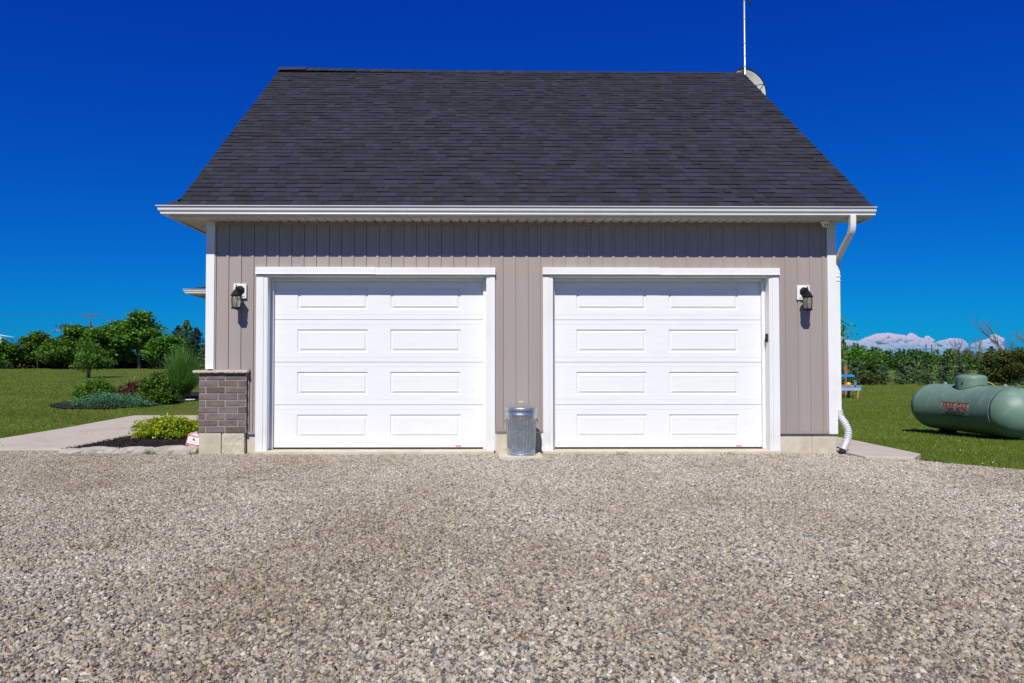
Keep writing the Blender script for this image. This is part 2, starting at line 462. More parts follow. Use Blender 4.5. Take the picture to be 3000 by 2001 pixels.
def gn_scatter(name, target, variants, density, smin, smax, mat_, flat=.6, seed=0, tilt=.7):
    """scatter angular stones over the target mesh with geometry nodes"""
    ng = bpy.data.node_groups.new(name, 'GeometryNodeTree')
    ng.interface.new_socket('Geometry', in_out='INPUT', socket_type='NodeSocketGeometry')
    ng.interface.new_socket('Geometry', in_out='OUTPUT', socket_type='NodeSocketGeometry')
    N, L = ng.nodes, ng.links
    gi, go = N.new('NodeGroupInput'), N.new('NodeGroupOutput')
    dist = N.new('GeometryNodeDistributePointsOnFaces'); dist.distribute_method = 'RANDOM'
    dist.inputs['Density'].default_value = density; dist.inputs['Seed'].default_value = seed
    L.new(gi.outputs[0], dist.inputs['Mesh'])
    join = N.new('GeometryNodeJoinGeometry')
    for k in range(variants):
        ico = N.new('GeometryNodeMeshIcoSphere'); ico.inputs['Radius'].default_value = 1.0
        ico.inputs['Subdivisions'].default_value = 2
        sp = N.new('GeometryNodeSetPosition')
        pos = N.new('GeometryNodeInputPosition')
        ad = N.new('ShaderNodeVectorMath'); ad.operation = 'ADD'; ad.inputs[1].default_value = (k*7.3, k*3.1, seed*5.7)
        nz = N.new('ShaderNodeTexVoronoi'); nz.inputs['Scale'].default_value = .9; nz.feature = 'F1'
        L.new(pos.outputs[0], ad.inputs[0]); L.new(ad.outputs[0], nz.inputs['Vector'])
        mr = N.new('ShaderNodeMath'); mr.operation = 'MULTIPLY_ADD'; mr.inputs[1].default_value = -.75; mr.inputs[2].default_value = 1.3
        L.new(nz.outputs['Distance'], mr.inputs[0])
        sc_ = N.new('ShaderNodeVectorMath'); sc_.operation = 'SCALE'
        L.new(pos.outputs[0], sc_.inputs[0]); L.new(mr.outputs[0], sc_.inputs['Scale'])
        L.new(ico.outputs['Mesh'], sp.inputs['Geometry']); L.new(sc_.outputs[0], sp.inputs['Position'])
        tr = N.new('GeometryNodeTransform')
        rr = random.Random(k*11+seed)
        tr.inputs['Scale'].default_value = (rr.uniform(.95,1.35), rr.uniform(.7,1.0), flat*rr.uniform(.75,1.2))
        L.new(sp.outputs[0], tr.inputs['Geometry'])
        sm = N.new('GeometryNodeSetMaterial'); sm.inputs['Material'].default_value = mat_
        L.new(tr.outputs[0], sm.inputs['Geometry'])
        g2i = N.new('GeometryNodeGeometryToInstance'); L.new(sm.outputs[0], g2i.inputs[0])
        L.new(g2i.outputs[0], join.inputs[0])
    iop = N.new('GeometryNodeInstanceOnPoints')
    iop.inputs['Pick Instance'].default_value = True
    L.new(dist.outputs['Points'], iop.inputs['Points']); L.new(join.outputs[0], iop.inputs['Instance'])
    ri = N.new('FunctionNodeRandomValue'); ri.data_type = 'INT'
    ri.inputs[4].default_value = 0; ri.inputs[5].default_value = variants-1; ri.inputs['Seed'].default_value = 3+seed
    L.new(ri.outputs[2], iop.inputs['Instance Index'])
    rv = N.new('FunctionNodeRandomValue'); rv.data_type = 'FLOAT_VECTOR'
    rv.inputs[0].default_value = (-tilt, -tilt, 0); rv.inputs[1].default_value = (tilt, tilt, 6.283); rv.inputs['Seed'].default_value = 9+seed
    L.new(rv.outputs[0], iop.inputs['Rotation'])
    rs = N.new('FunctionNodeRandomValue'); rs.data_type = 'FLOAT'
    rs.inputs[2].default_value = 0; rs.inputs[3].default_value = 1; rs.inputs['Seed'].default_value = 17+seed
    pw = N.new('ShaderNodeMath'); pw.operation = 'POWER'; pw.inputs[1].default_value = 2.6; L.new(rs.outputs[1], pw.inputs[0])
    ma = N.new('ShaderNodeMath'); ma.operation = 'MULTIPLY_ADD'; ma.inputs[1].default_value = smax-smin; ma.inputs[2].default_value = smin
    L.new(pw.outputs[0], ma.inputs[0]); L.new(ma.outputs[0], iop.inputs['Scale'])
    L.new(iop.outputs[0], go.inputs[0])
    md = target.modifiers.new(name, 'NODES'); md.node_group = ng

in_view = lambda x, y: (y > -7.9) and (abs(x) < .80*(y+10.1)+.9)
g = obj('gravel', gravel_sheet('gravel', -10, 10, -8.4, .25, .25, STONE, .003, in_view))
gn_scatter('gravel_scatter', g, 8, 5900, .0048, .0160, STONE, seed=1, tilt=.9)
tag(g, 'beige and grey crushed stone covering the driveway in front of the garage', 'gravel', kind='stuff')

# ------------------------------------------------------------------ garage
G = thing('garage', 'taupe sided double garage with charcoal shingle roof and two white doors', 'garage')
XL, XR = -3.885, 5.01
YB = 8.9
ZS = 3.265
OPEN = ((-3.02, .05), (.99, 4.05))
OZ = 2.49
wc = MB()
for a, b in ((XL+.02, -3.0325), (.0625, .9775), (4.0625, XR-.02)): wc.box(a, b, .016, .30, .0, ZS+.10)
for a, b in OPEN: wc.box(a-.0125, b+.0125, .016, .30, OZ+.0125, ZS+.10)
SHEATH = mat('grey_wall_sheathing', (.16,.14,.13), .9)
wc.build('wall_core', SHEATH, G)
# side and back walls, with gables up to the roof
RP = .795; RY0, RZ0, RYR = -.40, 3.405, 4.45
RZR = RZ0 + RP*(RYR-RY0)
def gable_wall(x, sgn):
    m = MB()
    t = .02
    xa, xb = (x, x-sgn*.25)
    zt = lambda y: RZ0 + RP*((y-RY0) if y < RYR else (2*RYR-RY0-y)) - .17
    prof = [(.016,0),(YB-.05,0),(YB-.05,zt(YB-.05)),(RYR,zt(RYR)),(.016,zt(.016))]
    n = len(prof)
    m.add([(xa,y,z) for y,z in prof]+[(xb,y,z) for y,z in prof],
          [tuple(range(n)), tuple(range(n,2*n))[::-1]]+[(i,(i+1)%n,(i+1)%n+n,i+n) for i in range(n)])
    y = .25
    while y < YB-.2:
        m.box(x-.002*sgn, x+.012*sgn, y, y+.044, .29, zt(y)-.02) if sgn > 0 else m.box(x-.012, x+.002, y, y+.044, .29, zt(y)-.02)
        y += .1755
    return m
gable_wall(XL+.02, -1).build('side_wall', SIDING, G)
gable_wall(XR-.02, 1).build('side_wall', SIDING, G)
MB().box(XL+.02, XR-.02, YB-.25, YB-.02, 0, ZS+.1).build('back_wall', SIDING, G)

# foundation
fo = MB().box(-3.31, -3.17, .008, .30, -.1, .285).build('foundation', CONC, G, .004)
MB().box(.17, .86, .006, .015, -.1, .325).build('foundation', CONC, G, .004)
MB().box(4.19, 4.652, .008, .30, -.1, .282).build('foundation', CONC, G, .004)
MB().box(4.656, 5.0, .008, .30, -.1, .282).build('foundation', CONC, G, .004)
MB().box(5.0, 5.012, .05, YB, -.1, .28).build('foundation', CONC, G)

# vertical board and batten siding
def siding():
    x = -3.763 - .131 + .0 
    x = -3.571-.1755*2
    blocks = [(-3.178, .173), (.849, 4.189)]
    while x < XR-.1:
        a, bt, b = x, x+.1315, x+.1755
        m = MB()
        def piece(p, q, y0, y1, z0, z1):
            p, q = max(p, XL+.115), min(q, XR-.115)
            if q-p > .002: m.box(p, q, y0, y1, z0, z1)
        def strip(p, q, y0, y1):
            piece(p, q, y0, y1, 2.60, ZS-.045)
            segs = [(p, q)]
            for lo, hi in blocks:
                ns = []
                for s, e in segs:
                    if e <= lo or s >= hi: ns.append((s, e)); continue
                    if s < lo: ns.append((s, lo))
                    if e > hi: ns.append((hi, e))
                segs = ns
            for s, e in segs:
                zb = 1.17 if (s+e)/2 < -3.275 else (.335 if 0 < (s+e)/2 < 1 else .30)
                piece(s, e, y0, y1, zb, 2.60)
        strip(a+.0035, bt, 0.0, .014)
        strip(bt, bt+.006, -.006, .014)
        strip(bt+.006, b-.001, -.0125, .014)
        if m.v:
            m.build('siding_board', SIDING, G)
        x += .1755
siding()
TAUPE = mat('taupe_metal_trim', (.31,.265,.25), .5, .04)
MB().box(XL+.115, XR-.115, -.016, .014, ZS-.045, ZS-.002).build('frieze_trim', TAUPE, G)
for a, b, z in ((-3.27,-3.178,.300), (.173,.849,.335), (4.189,4.885,.300)):
    MB().box(a, b, -.024, .014, z-.020, z).box(a, b, -.028, -.020, z-.022, z+.012).build('base_trim', TAUPE, G)
MB().box(.173, .849, -.008, .014, .288, .314).build('base_trim', TRIM, G)
MB().box(.173, .192, -.004, .012, .03, .288).build('base_trim', TRIM, G)
MB().box(.828, .849, -.004, .012, .03, .288).build('base_trim', TRIM, G)
MB().add([(.83,-.012,.27),(.85,-.016,.27),(.905,-.05,.02),(.888,-.045,.02),(.83,-.008,.27),(.85,-.012,.27),(.905,-.045,.02),(.888,-.04,.02)],
         [(0,1,2,3),(7,6,5,4),(0,4,5,1),(1,5,6,2),(2,6,7,3),(3,7,4,0)]).build('peeling_trim', TRIM, G)
# corner posts
for a, b, z in ((XL, XL+.118, 1.187), (XR-.126, XR, .272)):
    p = MB().box(a, b, -.026, .06, z, ZS-.001)
    if a < 0: p.box(a, a+.03, .06, .12, z, ZS-.001)
    else: p.box(b-.03, b, .06, .12, z, ZS-.001)
    p.build('corner_post', TRIM, G, .003)

# ---- garage doors, casings
PZ0, PZ1, SH = .143, .467, .6050
def door_section_mesh(w, cx0):
    m = MB()
    pa = (cx0-1.167, cx0-.161); pb = (cx0+.161, cx0+1.167)
    X = [0, pa[0], pa[1], pb[0], pb[1], w]
    Z = [(0,.003),(.003,0),(.063,0),(.066,.004),(.069,0),(PZ0,0),(PZ1,0),(.534,0),(.537,.004),(.540,0),(SH-.003,0),(SH,.003)]
    nx = len(X)
    vs = [(x, d, z) for z, d in Z for x in X]
    fs = []
    for j in range(len(Z)-1):
        for i in range(nx-1):
            if Z[j][0] == PZ0 and i in (1, 3): continue
            a = j*nx+i; fs.append((a, a+1, a+1+nx, a+nx))
    m.add(vs, fs)
    for p in (pa, pb):
        rings = []
        for ins, dep in ((0,0),(.003,.007),(.015,.014),(.024,.014),(.027,.011),(.054,0),(.058,.003)):
            rings.append([(p[0]+ins,dep,PZ0+ins),(p[1]-ins,dep,PZ0+ins),(p[1]-ins,dep,PZ1-ins),(p[0]+ins,dep,PZ1-ins)])
        vs = [q for r in rings for q in r]; fs = []
        for k in range(len(rings)-1):
            for i in range(4):
                a = k*4+i; b = k*4+(i+1) % 4
                fs.append((a, b, b+4, a+4))
        k = (len(rings)-1)*4
        fs.append((k, k+1, k+2, k+3))
        m.add(vs, fs)
    # edges: rolled top and bottom lips and a back
    m.add([(0,0,0),(w,0,0),(w,.04,0),(0,.04,0)], [(3,2,1,0)])
    m.add([(0,0,SH),(w,0,SH),(w,.04,SH),(0,.04,SH)], [(0,1,2,3)])
    m.add([(0,.04,0),(w,.04,0),(w,.04,SH),(0,.04,SH)], [(3,2,1,0)])
    return m
for di, (a, b) in enumerate(OPEN):
    D = MB().box(a, b, .222, .24, .045, 2.52).build('garage_door', SEAL, G)
    cx0 = ((-1.483), 2.514)[di] - a
    for k in range(4):
        me = door_section_mesh(b-a, cx0).mesh('door_section', DOOR)
        obj('door_section', me, D, loc=(a, .176+.0006*(k % 2), .070+k*.6085))
    MB().box(a+.01, b-.01, .172, .215, .046, .068).build('bottom_seal', SEAL, D)
    lx = (-.385, 3.64)[di]
    MB().box(lx, lx+.072, .1735, .1755, .079, .099, 0).box(lx+.007, lx+.015, .1725, .1736, .083, .095, 1).box(lx+.019, lx+.066, .1725, .1736, .086, .092, 1).build('maker_label', [RED, SIGNW], D)
    # vinyl stops
    MB().box(a, a+.040, .135, .168, .05, OZ-.001).box(a+.004, a+.036, .128, .136, .05, OZ-.004).build('door_stop', TRIM, G, .002)
    MB().box(b-.045, b, .135, .168, .05, OZ-.001).box(b-.04, b-.004, .128, .136, .05, OZ-.004).build('door_stop', TRIM, G, .002)
    MB().box(a+.045, b-.045, .135, .168, OZ-.045, OZ-.001).box(a+.03, b-.03, .128, .136, OZ-.040, OZ-.006).build('door_stop', TRIM, G, .002)
    # jamb liners
    MB().box(a-.012, a, -.022, .20, .02, OZ+.012).build('jamb', TRIM, G)
    MB().box(b, b+.012, -.022, .20, .02, OZ+.012).build('jamb', TRIM, G)
    MB().box(a, b, -.022, .20, OZ, OZ+.012).build('jamb', TRIM, G)
    oa, ob = ((-3.178,.173),(.849,4.189))[di]
    zb = (.045,.02)[di]
    MB().box(oa, a-.055, -.032, .012, zb, 2.512).box(a-.052, a-.0125, -.027, .012, zb, 2.512).box(a-.056, a-.051, -.02, .012, zb, 2.512).build('door_casing', TRIM, G, .002)
    MB().box(b+.046, ob, -.032, .012, zb, 2.512).box(b+.0125, b+.043, -.027, .012, zb, 2.512).box(b+.042, b+.047, -.02, .012, zb, 2.512).build('door_casing', TRIM, G, .002)
    MB().box(a-.050, b+.045, -.030, .012, OZ+.0125, 2.516).build('door_casing', TRIM, G, .002)
    jx = (-1.508, 2.50)[di]
    MB().box(oa-.006, jx, -.062, .014, 2.522, 2.618).box(oa-.010, jx, -.066, -.055, 2.518, 2.530).build('head_casing', TRIM, G, .003)
    MB().box(jx+.0005, ob+.006, -.060, .014, 2.518, 2.612).box(jx+.0005, ob+.010, -.064, -.053, 2.514, 2.526).build('head_casing', TRIM, G, .003)
    MB().box(a-.15, b+.11, -.115, .32, -.08, .045).build('threshold', CONC, G, .006)
MB().box(4.028, 4.0495, .03, .075, 1.57, 1.69).box(4.024, 4.029, .038, .067, 1.60, 1.66).build('keypad', BLACKM, G, .003)

# ---- brick pier at the left corner
PL, PR, PF = -3.945, -3.285, -.088
PB = MB().box(PL+.006, PR-.006, PF+.009, .012, .300, 1.134).box(PL+.006, XL+.02, .012, 1.2, .30, 1.134).build('brick_pier', MORTAR, G)
brk = {}
def brick(w, y0, rz=0.0, x=0, z=0, side=False):
    key = (round(w, 3), side)
    if key not in brk:
        rr = random.Random(len(brk)*7+1)
        m = MB()
        j = lambda s=.0016: rr.uniform(-s, s)
        h = .0775; dp = .09
        v = [(j(),0+j(),j()),(w+j(),j(),j()),(w,dp,0),(0,dp,0),(j(),j(),h+j()),(w+j(),j(),h+j()),(w,dp,h),(0,dp,h)]
        m.add(v, [(0,3,2,1),(4,5,6,7),(0,1,5,4),(1,2,6,5),(2,3,7,6),(3,0,4,7)])
        brk[key] = m.mesh('brick', BRICK)
    o = obj('brick', brk[key], PB, .0035, loc=(x, y0, z), rot=(0, 0, rz))
    return o
rb = random.Random(5)
for r in range(9):
    z = .309+r*.0918
    seq = [.087,.252,.275] if r % 2 == 0 else [.258,.256,.114]
    x = PL
    for w in seq:
        brick(w, PF+rb.uniform(-.0015,.002), 0, x, z); x += w+.0155
    # return bricks along the left wall
    y = PF+.11
    for k in range(4):
        w = .25
        brick(w, y+w, -PI/2, PL+rb.uniform(-.0015,.001), z); y += w+.0155
rs = random.Random(8)
def rough_block(name, x0, x1, y0, y1, z0, z1, m, parent=None, amp=.006, nx=10, ny=3, nz=3, seed=0, bev=0):
    """a box with split, uneven faces"""
    rr = np.random.RandomState(seed)
    v = []; idx = {}; f = []
    def vi(i, j, k):
        key = (i, j, k)
        if key not in idx:
            e = [amp*rr.uniform(-1, 1) for _ in range(3)]
            sx, sy, sz = i/nx, j/ny, k/nz
            cut = amp*1.2*((i in (0, nx))+(j in (0, ny))+(k in (0, nz))-1)
            px = x0+(x1-x0)*sx+e[0]+(cut if i == 0 else (-cut if i == nx else 0))
            py = y0+(y1-y0)*sy+e[1]+(cut if j == 0 else (-cut if j == ny else 0))
            pz = z0+(z1-z0)*sz+e[2]*.7+(amp*1.1*math.sin(px*9.1+seed)*sz)+(cut*.7 if k == 0 else (-cut*.7 if k == nz else 0))
            idx[key] = len(v); v.append((px, py, pz))
        return idx[key]
    for i in range(nx):
        for k in range(nz):
            f.append((vi(i,0,k), vi(i+1,0,k), vi(i+1,0,k+1), vi(i,0,k+1)))
            f.append((vi(i,ny,k+1), vi(i+1,ny,k+1), vi(i+1,ny,k), vi(i,ny,k)))
        for j in range(ny):
            f.append((vi(i,j,nz), vi(i+1,j,nz), vi(i+1,j+1,nz), vi(i,j+1,nz)))
            f.append((vi(i,j+1,0), vi(i+1,j+1,0), vi(i+1,j,0), vi(i,j,0)))
    for j in range(ny):
        for k in range(nz):
            f.append((vi(0,j+1,k), vi(0,j,k), vi(0,j,k+1), vi(0,j+1,k+1)))
            f.append((vi(nx,j,k), vi(nx,j+1,k), vi(nx,j+1,k+1), vi(nx,j,k+1)))
    mb = MB(); mb.add(v, f)
    return mb.build(name, m, parent, bev)
rough_block('pier_cap', -4.018, -3.262, -.135, .012, 1.134, 1.172, SANDST, G, .003, 34, 5, 3, 2)
rough_block('pier_cap', -4.018, -3.87, .012, 1.25, 1.134, 1.172, SANDST, G, .003, 5, 34, 3, 3)
MB().box(-3.78, -3.262, -.03, .012, 1.172, 1.187).box(-3.3, -3.255, -.06, .012, 1.16, 1.187).build('pier_flashing', TAUPE, G)
MB().box(-3.284, -3.268, -.03, .012, .28, 1.16).build('pier_flashing', TAUPE, G)
MB().box(PL+.003, -3.634, -.078, .30, -.1, .299).build('foundation', CONC, G, .008)
rough_block('foundation', -3.628, -3.312, -.078, .006, -.1, .299, CONC, G, .0035, 12, 3, 12, 9)
MB().box(PL+.003, XL+.02, .30, YB, -.1, .299).build('foundation', CONC, G)

# ---- soffit, fascia, gutter
GYF = -.375            # fascia face
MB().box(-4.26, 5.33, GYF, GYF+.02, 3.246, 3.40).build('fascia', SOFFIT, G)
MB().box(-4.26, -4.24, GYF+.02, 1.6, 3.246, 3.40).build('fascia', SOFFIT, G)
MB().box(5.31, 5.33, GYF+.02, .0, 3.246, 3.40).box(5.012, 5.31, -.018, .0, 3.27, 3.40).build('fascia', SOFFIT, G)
def soffit_panel(x0, x1, y0, y1, along_x=False):
    m = MB(); n = 3
    if not along_x:
        w = (x1-x0)/n
        pr = []
        for k in range(n):
            a = x0+k*w
            pr += [(a,0),(a+w-.030,0),(a+w-.024,.016),(a+w-.006,.016)]
        pr.append((x1, 0))
        vs = [(x, y0, ZS+d) for x, d in pr]+[(x, y1, ZS+d) for x, d in pr]
    else:
        w = (y1-y0)/n
        pr = []
        for k in range(n):
            a = y0+k*w
            pr += [(a,0),(a+w-.030,0),(a+w-.024,.016),(a+w-.006,.016)]
        pr.append((y1, 0))
        vs = [(x1, y, ZS+d) for y, d in pr]+[(x0, y, ZS+d) for y, d in pr]
    k = len(pr)
    m.add(vs, [(i+1, i, i+k, i+1+k) for i in range(k-1)])
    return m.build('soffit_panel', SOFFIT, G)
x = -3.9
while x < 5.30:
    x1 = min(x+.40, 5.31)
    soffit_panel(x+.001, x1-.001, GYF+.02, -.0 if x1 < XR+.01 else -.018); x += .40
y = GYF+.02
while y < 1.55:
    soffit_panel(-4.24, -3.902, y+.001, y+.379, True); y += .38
GP = [(0,0),(.074,0),(.081,.006),(.078,.014),(.083,.030),(.098,.044),(.103,.052),(.108,.082),(.101,.088),(.103,.093),(.124,.096),(.128,.101),(.127,.108),(.120,.109),(.118,.1045),(.099,.099),(.104,.085),(.099,.054),(.080,.034),(.073,.018),(.074,.004),(.004,.004),(.004,.109),(0,.109)]
def gutter():
    m = MB(); z0 = 3.28; n = len(GP)
    st = [lambda d, z: (-4.26-d, 1.5, z0+z), lambda d, z: (-4.26-d, GYF-d, z0+z), lambda d, z: (5.34, GYF-d, z0+z)]
    vs = [s(d, z) for s in st for d, z in GP]
    fs = []
    for s in range(2):
        for i in range(n):
            a = s*n+i; b = s*n+(i+1) % n
            fs.append((a, a+n, b+n, b))
    fs.append(tuple(range(n))); fs.append(tuple(reversed(range(2*n, 3*n))))
    # end cap on the right
    m.add(vs, fs)
    cap = [(d, z) for d, z in GP[:13]]+[(0,.106)]
    k = len(cap)
    m.add([(5.336, GYF-d, z0+z) for d, z in cap]+[(5.341, GYF-d-.001 if d > .05 else GYF-d, z0+z) for d, z in cap],
          [tuple(range(k, 2*k)), tuple(reversed(range(k)))]+[(i, (i+1) % k, (i+1) % k+k, i+k) for i in range(k)])
    return m.build('gutter', GUTTER, G)
gutter()

# downspout
def bezier(p0, p1, p2, n=8):
    p0, p1, p2 = map(Vector, (p0, p1, p2))
    return [p0*(1-t)**2+p1*2*t*(1-t)+p2*t*t for t in [i/n for i in range(n+1)]]
dn = MB()
path = [Vector((5.035,-.432,3.285)), Vector((5.035,-.432,3.235))] + bezier((5.035,-.432,3.20),(5.036,-.43,3.08),(5.038,-.36,3.03)) 
dn.tube(path, 0, rect=(.038,.028))
for i in range(6):
    a = -.43+i*.012
    dn.box(4.999, 5.004, a-.006, a-.001, 3.10-.016*i, 3.155-.012*i)
dn.tube([(5.038,-.365,3.035),(5.052,.02,2.76)], 0, rect=(.036,.026))
dn.tube([Vector((5.052,.005,2.772))]+bezier((5.053,.03,2.752),(5.054,.055,2.73),(5.054,.056,2.66)), 0, rect=(.038,.028))
dn.build('downspout', GUTTER, G)
dv = MB().box(5.014, 5.086, .02, .085, .55, 2.66)
for k in range(4): dv.box(5.020+k*.017, 5.028+k*.017, .016, .021, .56, 2.58)
dv.box(5.012, 5.090, .010, .09, 2.50, 2.515).box(5.012, 5.090, .010, .09, 2.44, 2.452).box(5.010, 5.090, .012, .09, .552, .575)
dv.build('downspout', TRIM, G, .004)

# ---- roof
NS = Vector((0, -RP, 1)).normalized()          # normal of front slope
US = Vector((0, 1, RP)).normalized()
RXL, RXR = -4.158, 5.35
SLOPE = math.hypot(RYR-RY0, RZR-RZ0)
NC = 44; EXP = SLOPE/NC
ang = math.atan(RP)
def roof_pt(x, s, h=0):
    return Vector((x, RY0, RZ0)) + US*s + NS*h
rd = MB()
vs = []
for x in (RXL+.01, RXR-.01):
    vs += [roof_pt(x, .01, -.001), roof_pt(x, SLOPE, -.001), roof_pt(x, SLOPE, -.14)+Vector((0,0,-.03)), roof_pt(x, .01, -.02)]
rd.add(vs, [(0,4,5,1),(0,1,2,3),(4,7,6,5),(0,3,7,4),(3,2,6,7)])
mir = [Vector((p[0], 2*RYR-p[1], p[2])) for p in vs]
rd.add(mir, [(1,5,4,0),(3,2,1,0),(5,6,7,4),(4,7,3,0),(7,6,2,3)])
rd.build('roof_deck', SHINGLE, G)
for x0, x1 in ((RXL+.012, RXL+.03), (RXR-.03, RXR-.012)):
    m = MB()
    for sgn in (0, 1):
        vs = []
        for x in (x0-.004, x1+.004):
            for s, h in ((.02,-.03),(SLOPE,-.03),(SLOPE,-.19),(.02,-.19)):
                p = roof_pt(x, s, h)
                if sgn: p = Vector((p.x, 2*RYR-p.y, p.z))
                vs.append(p)
        m.add(vs, [(0,1,2,3),(7,6,5,4),(0,4,5,1),(1,5,6,2),(2,6,7,3),(3,7,4,0)])
    m.build('rake_board', TRIM, G)

def wedge(m, x0, x1, s0, s1, h0, h1, sk0=0.0, sk1=0.0):
    p = [roof_pt(x0, s0, 0), roof_pt(x1, s0, 0), roof_pt(x1, s0, h0), roof_pt(x0, s0, h0), roof_pt(x0, s1, h1), roof_pt(x1, s1, h1), roof_pt(x0, s1, 0), roof_pt(x1, s1, 0)]
    m.add(p, [(0,1,2,3)], 1); m.add(p, [(3,2,5,4),(0,3,4,6),(1,7,5,2)])
unit = MB()
unit.add([(0,0,0),(1,0,0),(1,0,1),(0,0,1),(0,EXP*1.12,.12),(1,EXP*1.12,.12),(0,EXP*1.12,0),(1,EXP*1.12,0)],
         [(0,1,2,3),(3,2,5,4),(0,3,4,6),(1,7,5,2)])
unit.m[0] = 1
CUT = mat('cut_asphalt_edge', (.006,.0055,.006), .95, .1)
unit_me = unit.mesh('shingle', [SHINGLE, CUT])
rr = random.Random(42)
field = MB(); nparts = 0
for c in range(NC):
    x = RXL - rr.uniform(0, .02)
    xe = RXR + rr.uniform(-.004, .004)
    x = RXL + rr.uniform(-.004, .004)
    first = True
    while x < xe-.01:
        w = rr.choice((.10,.12,.14,.16,.18,.21,.24,.28))
        if first: w *= rr.uniform(.4, 1); first = False
        if x+w > xe-.05: w = xe-x
        h = rr.choice((.008,.008,.009,.012,.014,.017)) + (.003 if c == 0 else 0)
        s0 = c*EXP + rr.uniform(-.0015, .0015) + (.0 if c else -.012)
        gap = rr.choice((.0015,.0025,.0035))
        if nparts < 297 and c < 7:
            p = roof_pt(x, s0)
            o = obj('shingle', unit_me, G, loc=p, rot=(ang,0,0), scl=(w-gap,1,h)); nparts += 1
        else:
            wedge(field, x, x+w-gap, s0, min(s0+EXP*1.12, SLOPE), h, h*.12)
        x += w
o = field.build('shingle', [SHINGLE, CUT], G); o['kind'] = 'stuff'
# the short return roof at the left corner
rt = MB()
ex, ez = -4.34, 3.398
rt.add([(ex,GYF-.03,ez),(ex,1.5,ez),(-3.9,1.5,ez+.25),(-3.9,.1,ez+.25),(-4.16,GYF+.03,ez+.10),(ex,GYF-.03,ez-.02),(ex,1.5,ez-.02),(-4.10,GYF-.03,ez)],
       [(0,4,3,2,1),(0,1,6,5),(0,7,4)])
rt.build('return_roof', SHINGLE, G)
# ridge caps
cap = MB()
cw = .17
def capmesh(L):
    m = MB()
    a = Vector((0, -cw*.78, -cw*.78*RP)); b = Vector((0, cw*.78, -cw*.78*RP))
    up0, up1 = Vector((0,0,.022)), Vector((0,0,.010))
    X = Vector((L*1.15,0,0))
    m.add([a+up1, up1, b+up1, a+up0+X, up0+X, b+up0+X, a+X-Vector((0,0,.01)), X-Vector((0,0,.01)), b+X-Vector((0,0,.01))],
          [(0,3,4,1),(1,4,5,2),(3,6,7,4),(4,7,8,5)])
    return m.mesh('ridge_cap', SHINGLE)
cme = capmesh(.143)
x = RXL-.01; k = 0
while x < RXR-.1:
    z = RZR + .012 + .035*max(0, 1-(x-RXL)/3.2) - .03*(x-RXL)/9.5
    obj('ridge_cap', cme, G, loc=(x, RYR, z), rot=(rr.uniform(-.02,.02),0,0)); x += .143; k += 1
obj('ridge_cap', capmesh(.5), G, loc=(RXL-.012, RYR, RZR+.055))

# ------------------------------------------------------------------ house wing behind
H = thing('house', 'low wing behind the garage with a white gutter and charcoal roof corner', 'house', (0,0,0))
hx, hy = -7.74, 8.85
MB().box(-7.45, XL-.5, 9.25, 16, 0, 3.12).build('wall', SIDING, H)
hw = MB(); n = len(GP)
vs = [p for s in (lambda d, z: (hx-d, 16.0, 3.125+z), lambda d, z: (hx-d, hy-d, 3.125+z), lambda d, z: (-4.0, hy-d, 3.125+z)) for p in [s(d, z) for d, z in GP]]
fs = []
for s in range(2):
    for i in range(n):
        a = s*n+i; b = s*n+(i+1) % n
        fs.append((a, a+n, b+n, b))
hw.add(vs, fs); hw.build('gutter', GUTTER, H)
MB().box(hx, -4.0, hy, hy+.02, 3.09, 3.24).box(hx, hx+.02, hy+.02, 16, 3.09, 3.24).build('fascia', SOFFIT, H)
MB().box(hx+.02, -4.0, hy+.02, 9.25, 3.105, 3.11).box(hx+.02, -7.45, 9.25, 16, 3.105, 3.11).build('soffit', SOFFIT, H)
hr = MB(); hp = .32; t0 = 3.24; tt = 2.2
for k in range(15):
    a, b = k*.146, (k+1)*.146
    hr.add([(hx-.02+a, hy-.02+a, t0+hp*a+.012), (-4.0, hy-.02+a, t0+hp*a+.012), (-4.0, hy-.02+b, t0+hp*b), (hx-.02+b, hy-.02+b, t0+hp*b),
            (hx-.02+a, hy-.02+a, t0+hp*a-.008), (-4.0, hy-.02+a, t0+hp*a-.008),
            (hx-.02+a, 16, t0+hp*a+.012), (hx-.02+b, 16, t0+hp*b), (hx-.02+a, 16, t0+hp*a-.008)],
           [(0,1,2,3),(4,5,1,0),(6,0,3,7),(8,4,0,6)])
hr.build('roof', SHINGLE, H)

# ------------------------------------------------------------------ lanterns
def glass_mat():
    m, n, l, b = nt('lantern_glass')
    tr = n.new('ShaderNodeBsdfTransparent'); tr.inputs[0].default_value = (.66,.66,.60,1)
    gl = n.new('ShaderNodeBsdfGlossy'); gl.inputs['Roughness'].default_value = .06; gl.inputs[0].default_value = (.9,.9,.85,1)
    df = n.new('ShaderNodeBsdfDiffuse'); df.inputs[0].default_value = (.45,.43,.33,1)
    fr = n.new('ShaderNodeFresnel'); fr.inputs[0].default_value = 1.5
    mx = n.new('ShaderNodeMixShader'); l.new(fr.outputs[0], mx.inputs[0]); l.new(tr.outputs[0], mx.inputs[1]); l.new(gl.outputs[0], mx.inputs[2])
    m2 = n.new('ShaderNodeMixShader'); m2.inputs[0].default_value = .28; l.new(mx.outputs[0], m2.inputs[1]); l.new(df.outputs[0], m2.inputs[2])
    l.new(m2.outputs[0], n['Material Output'].inputs[0])
    return m
GLASS = glass_mat()
BULB = mat('frosted_bulb', (.75,.75,.62), .3, .05)
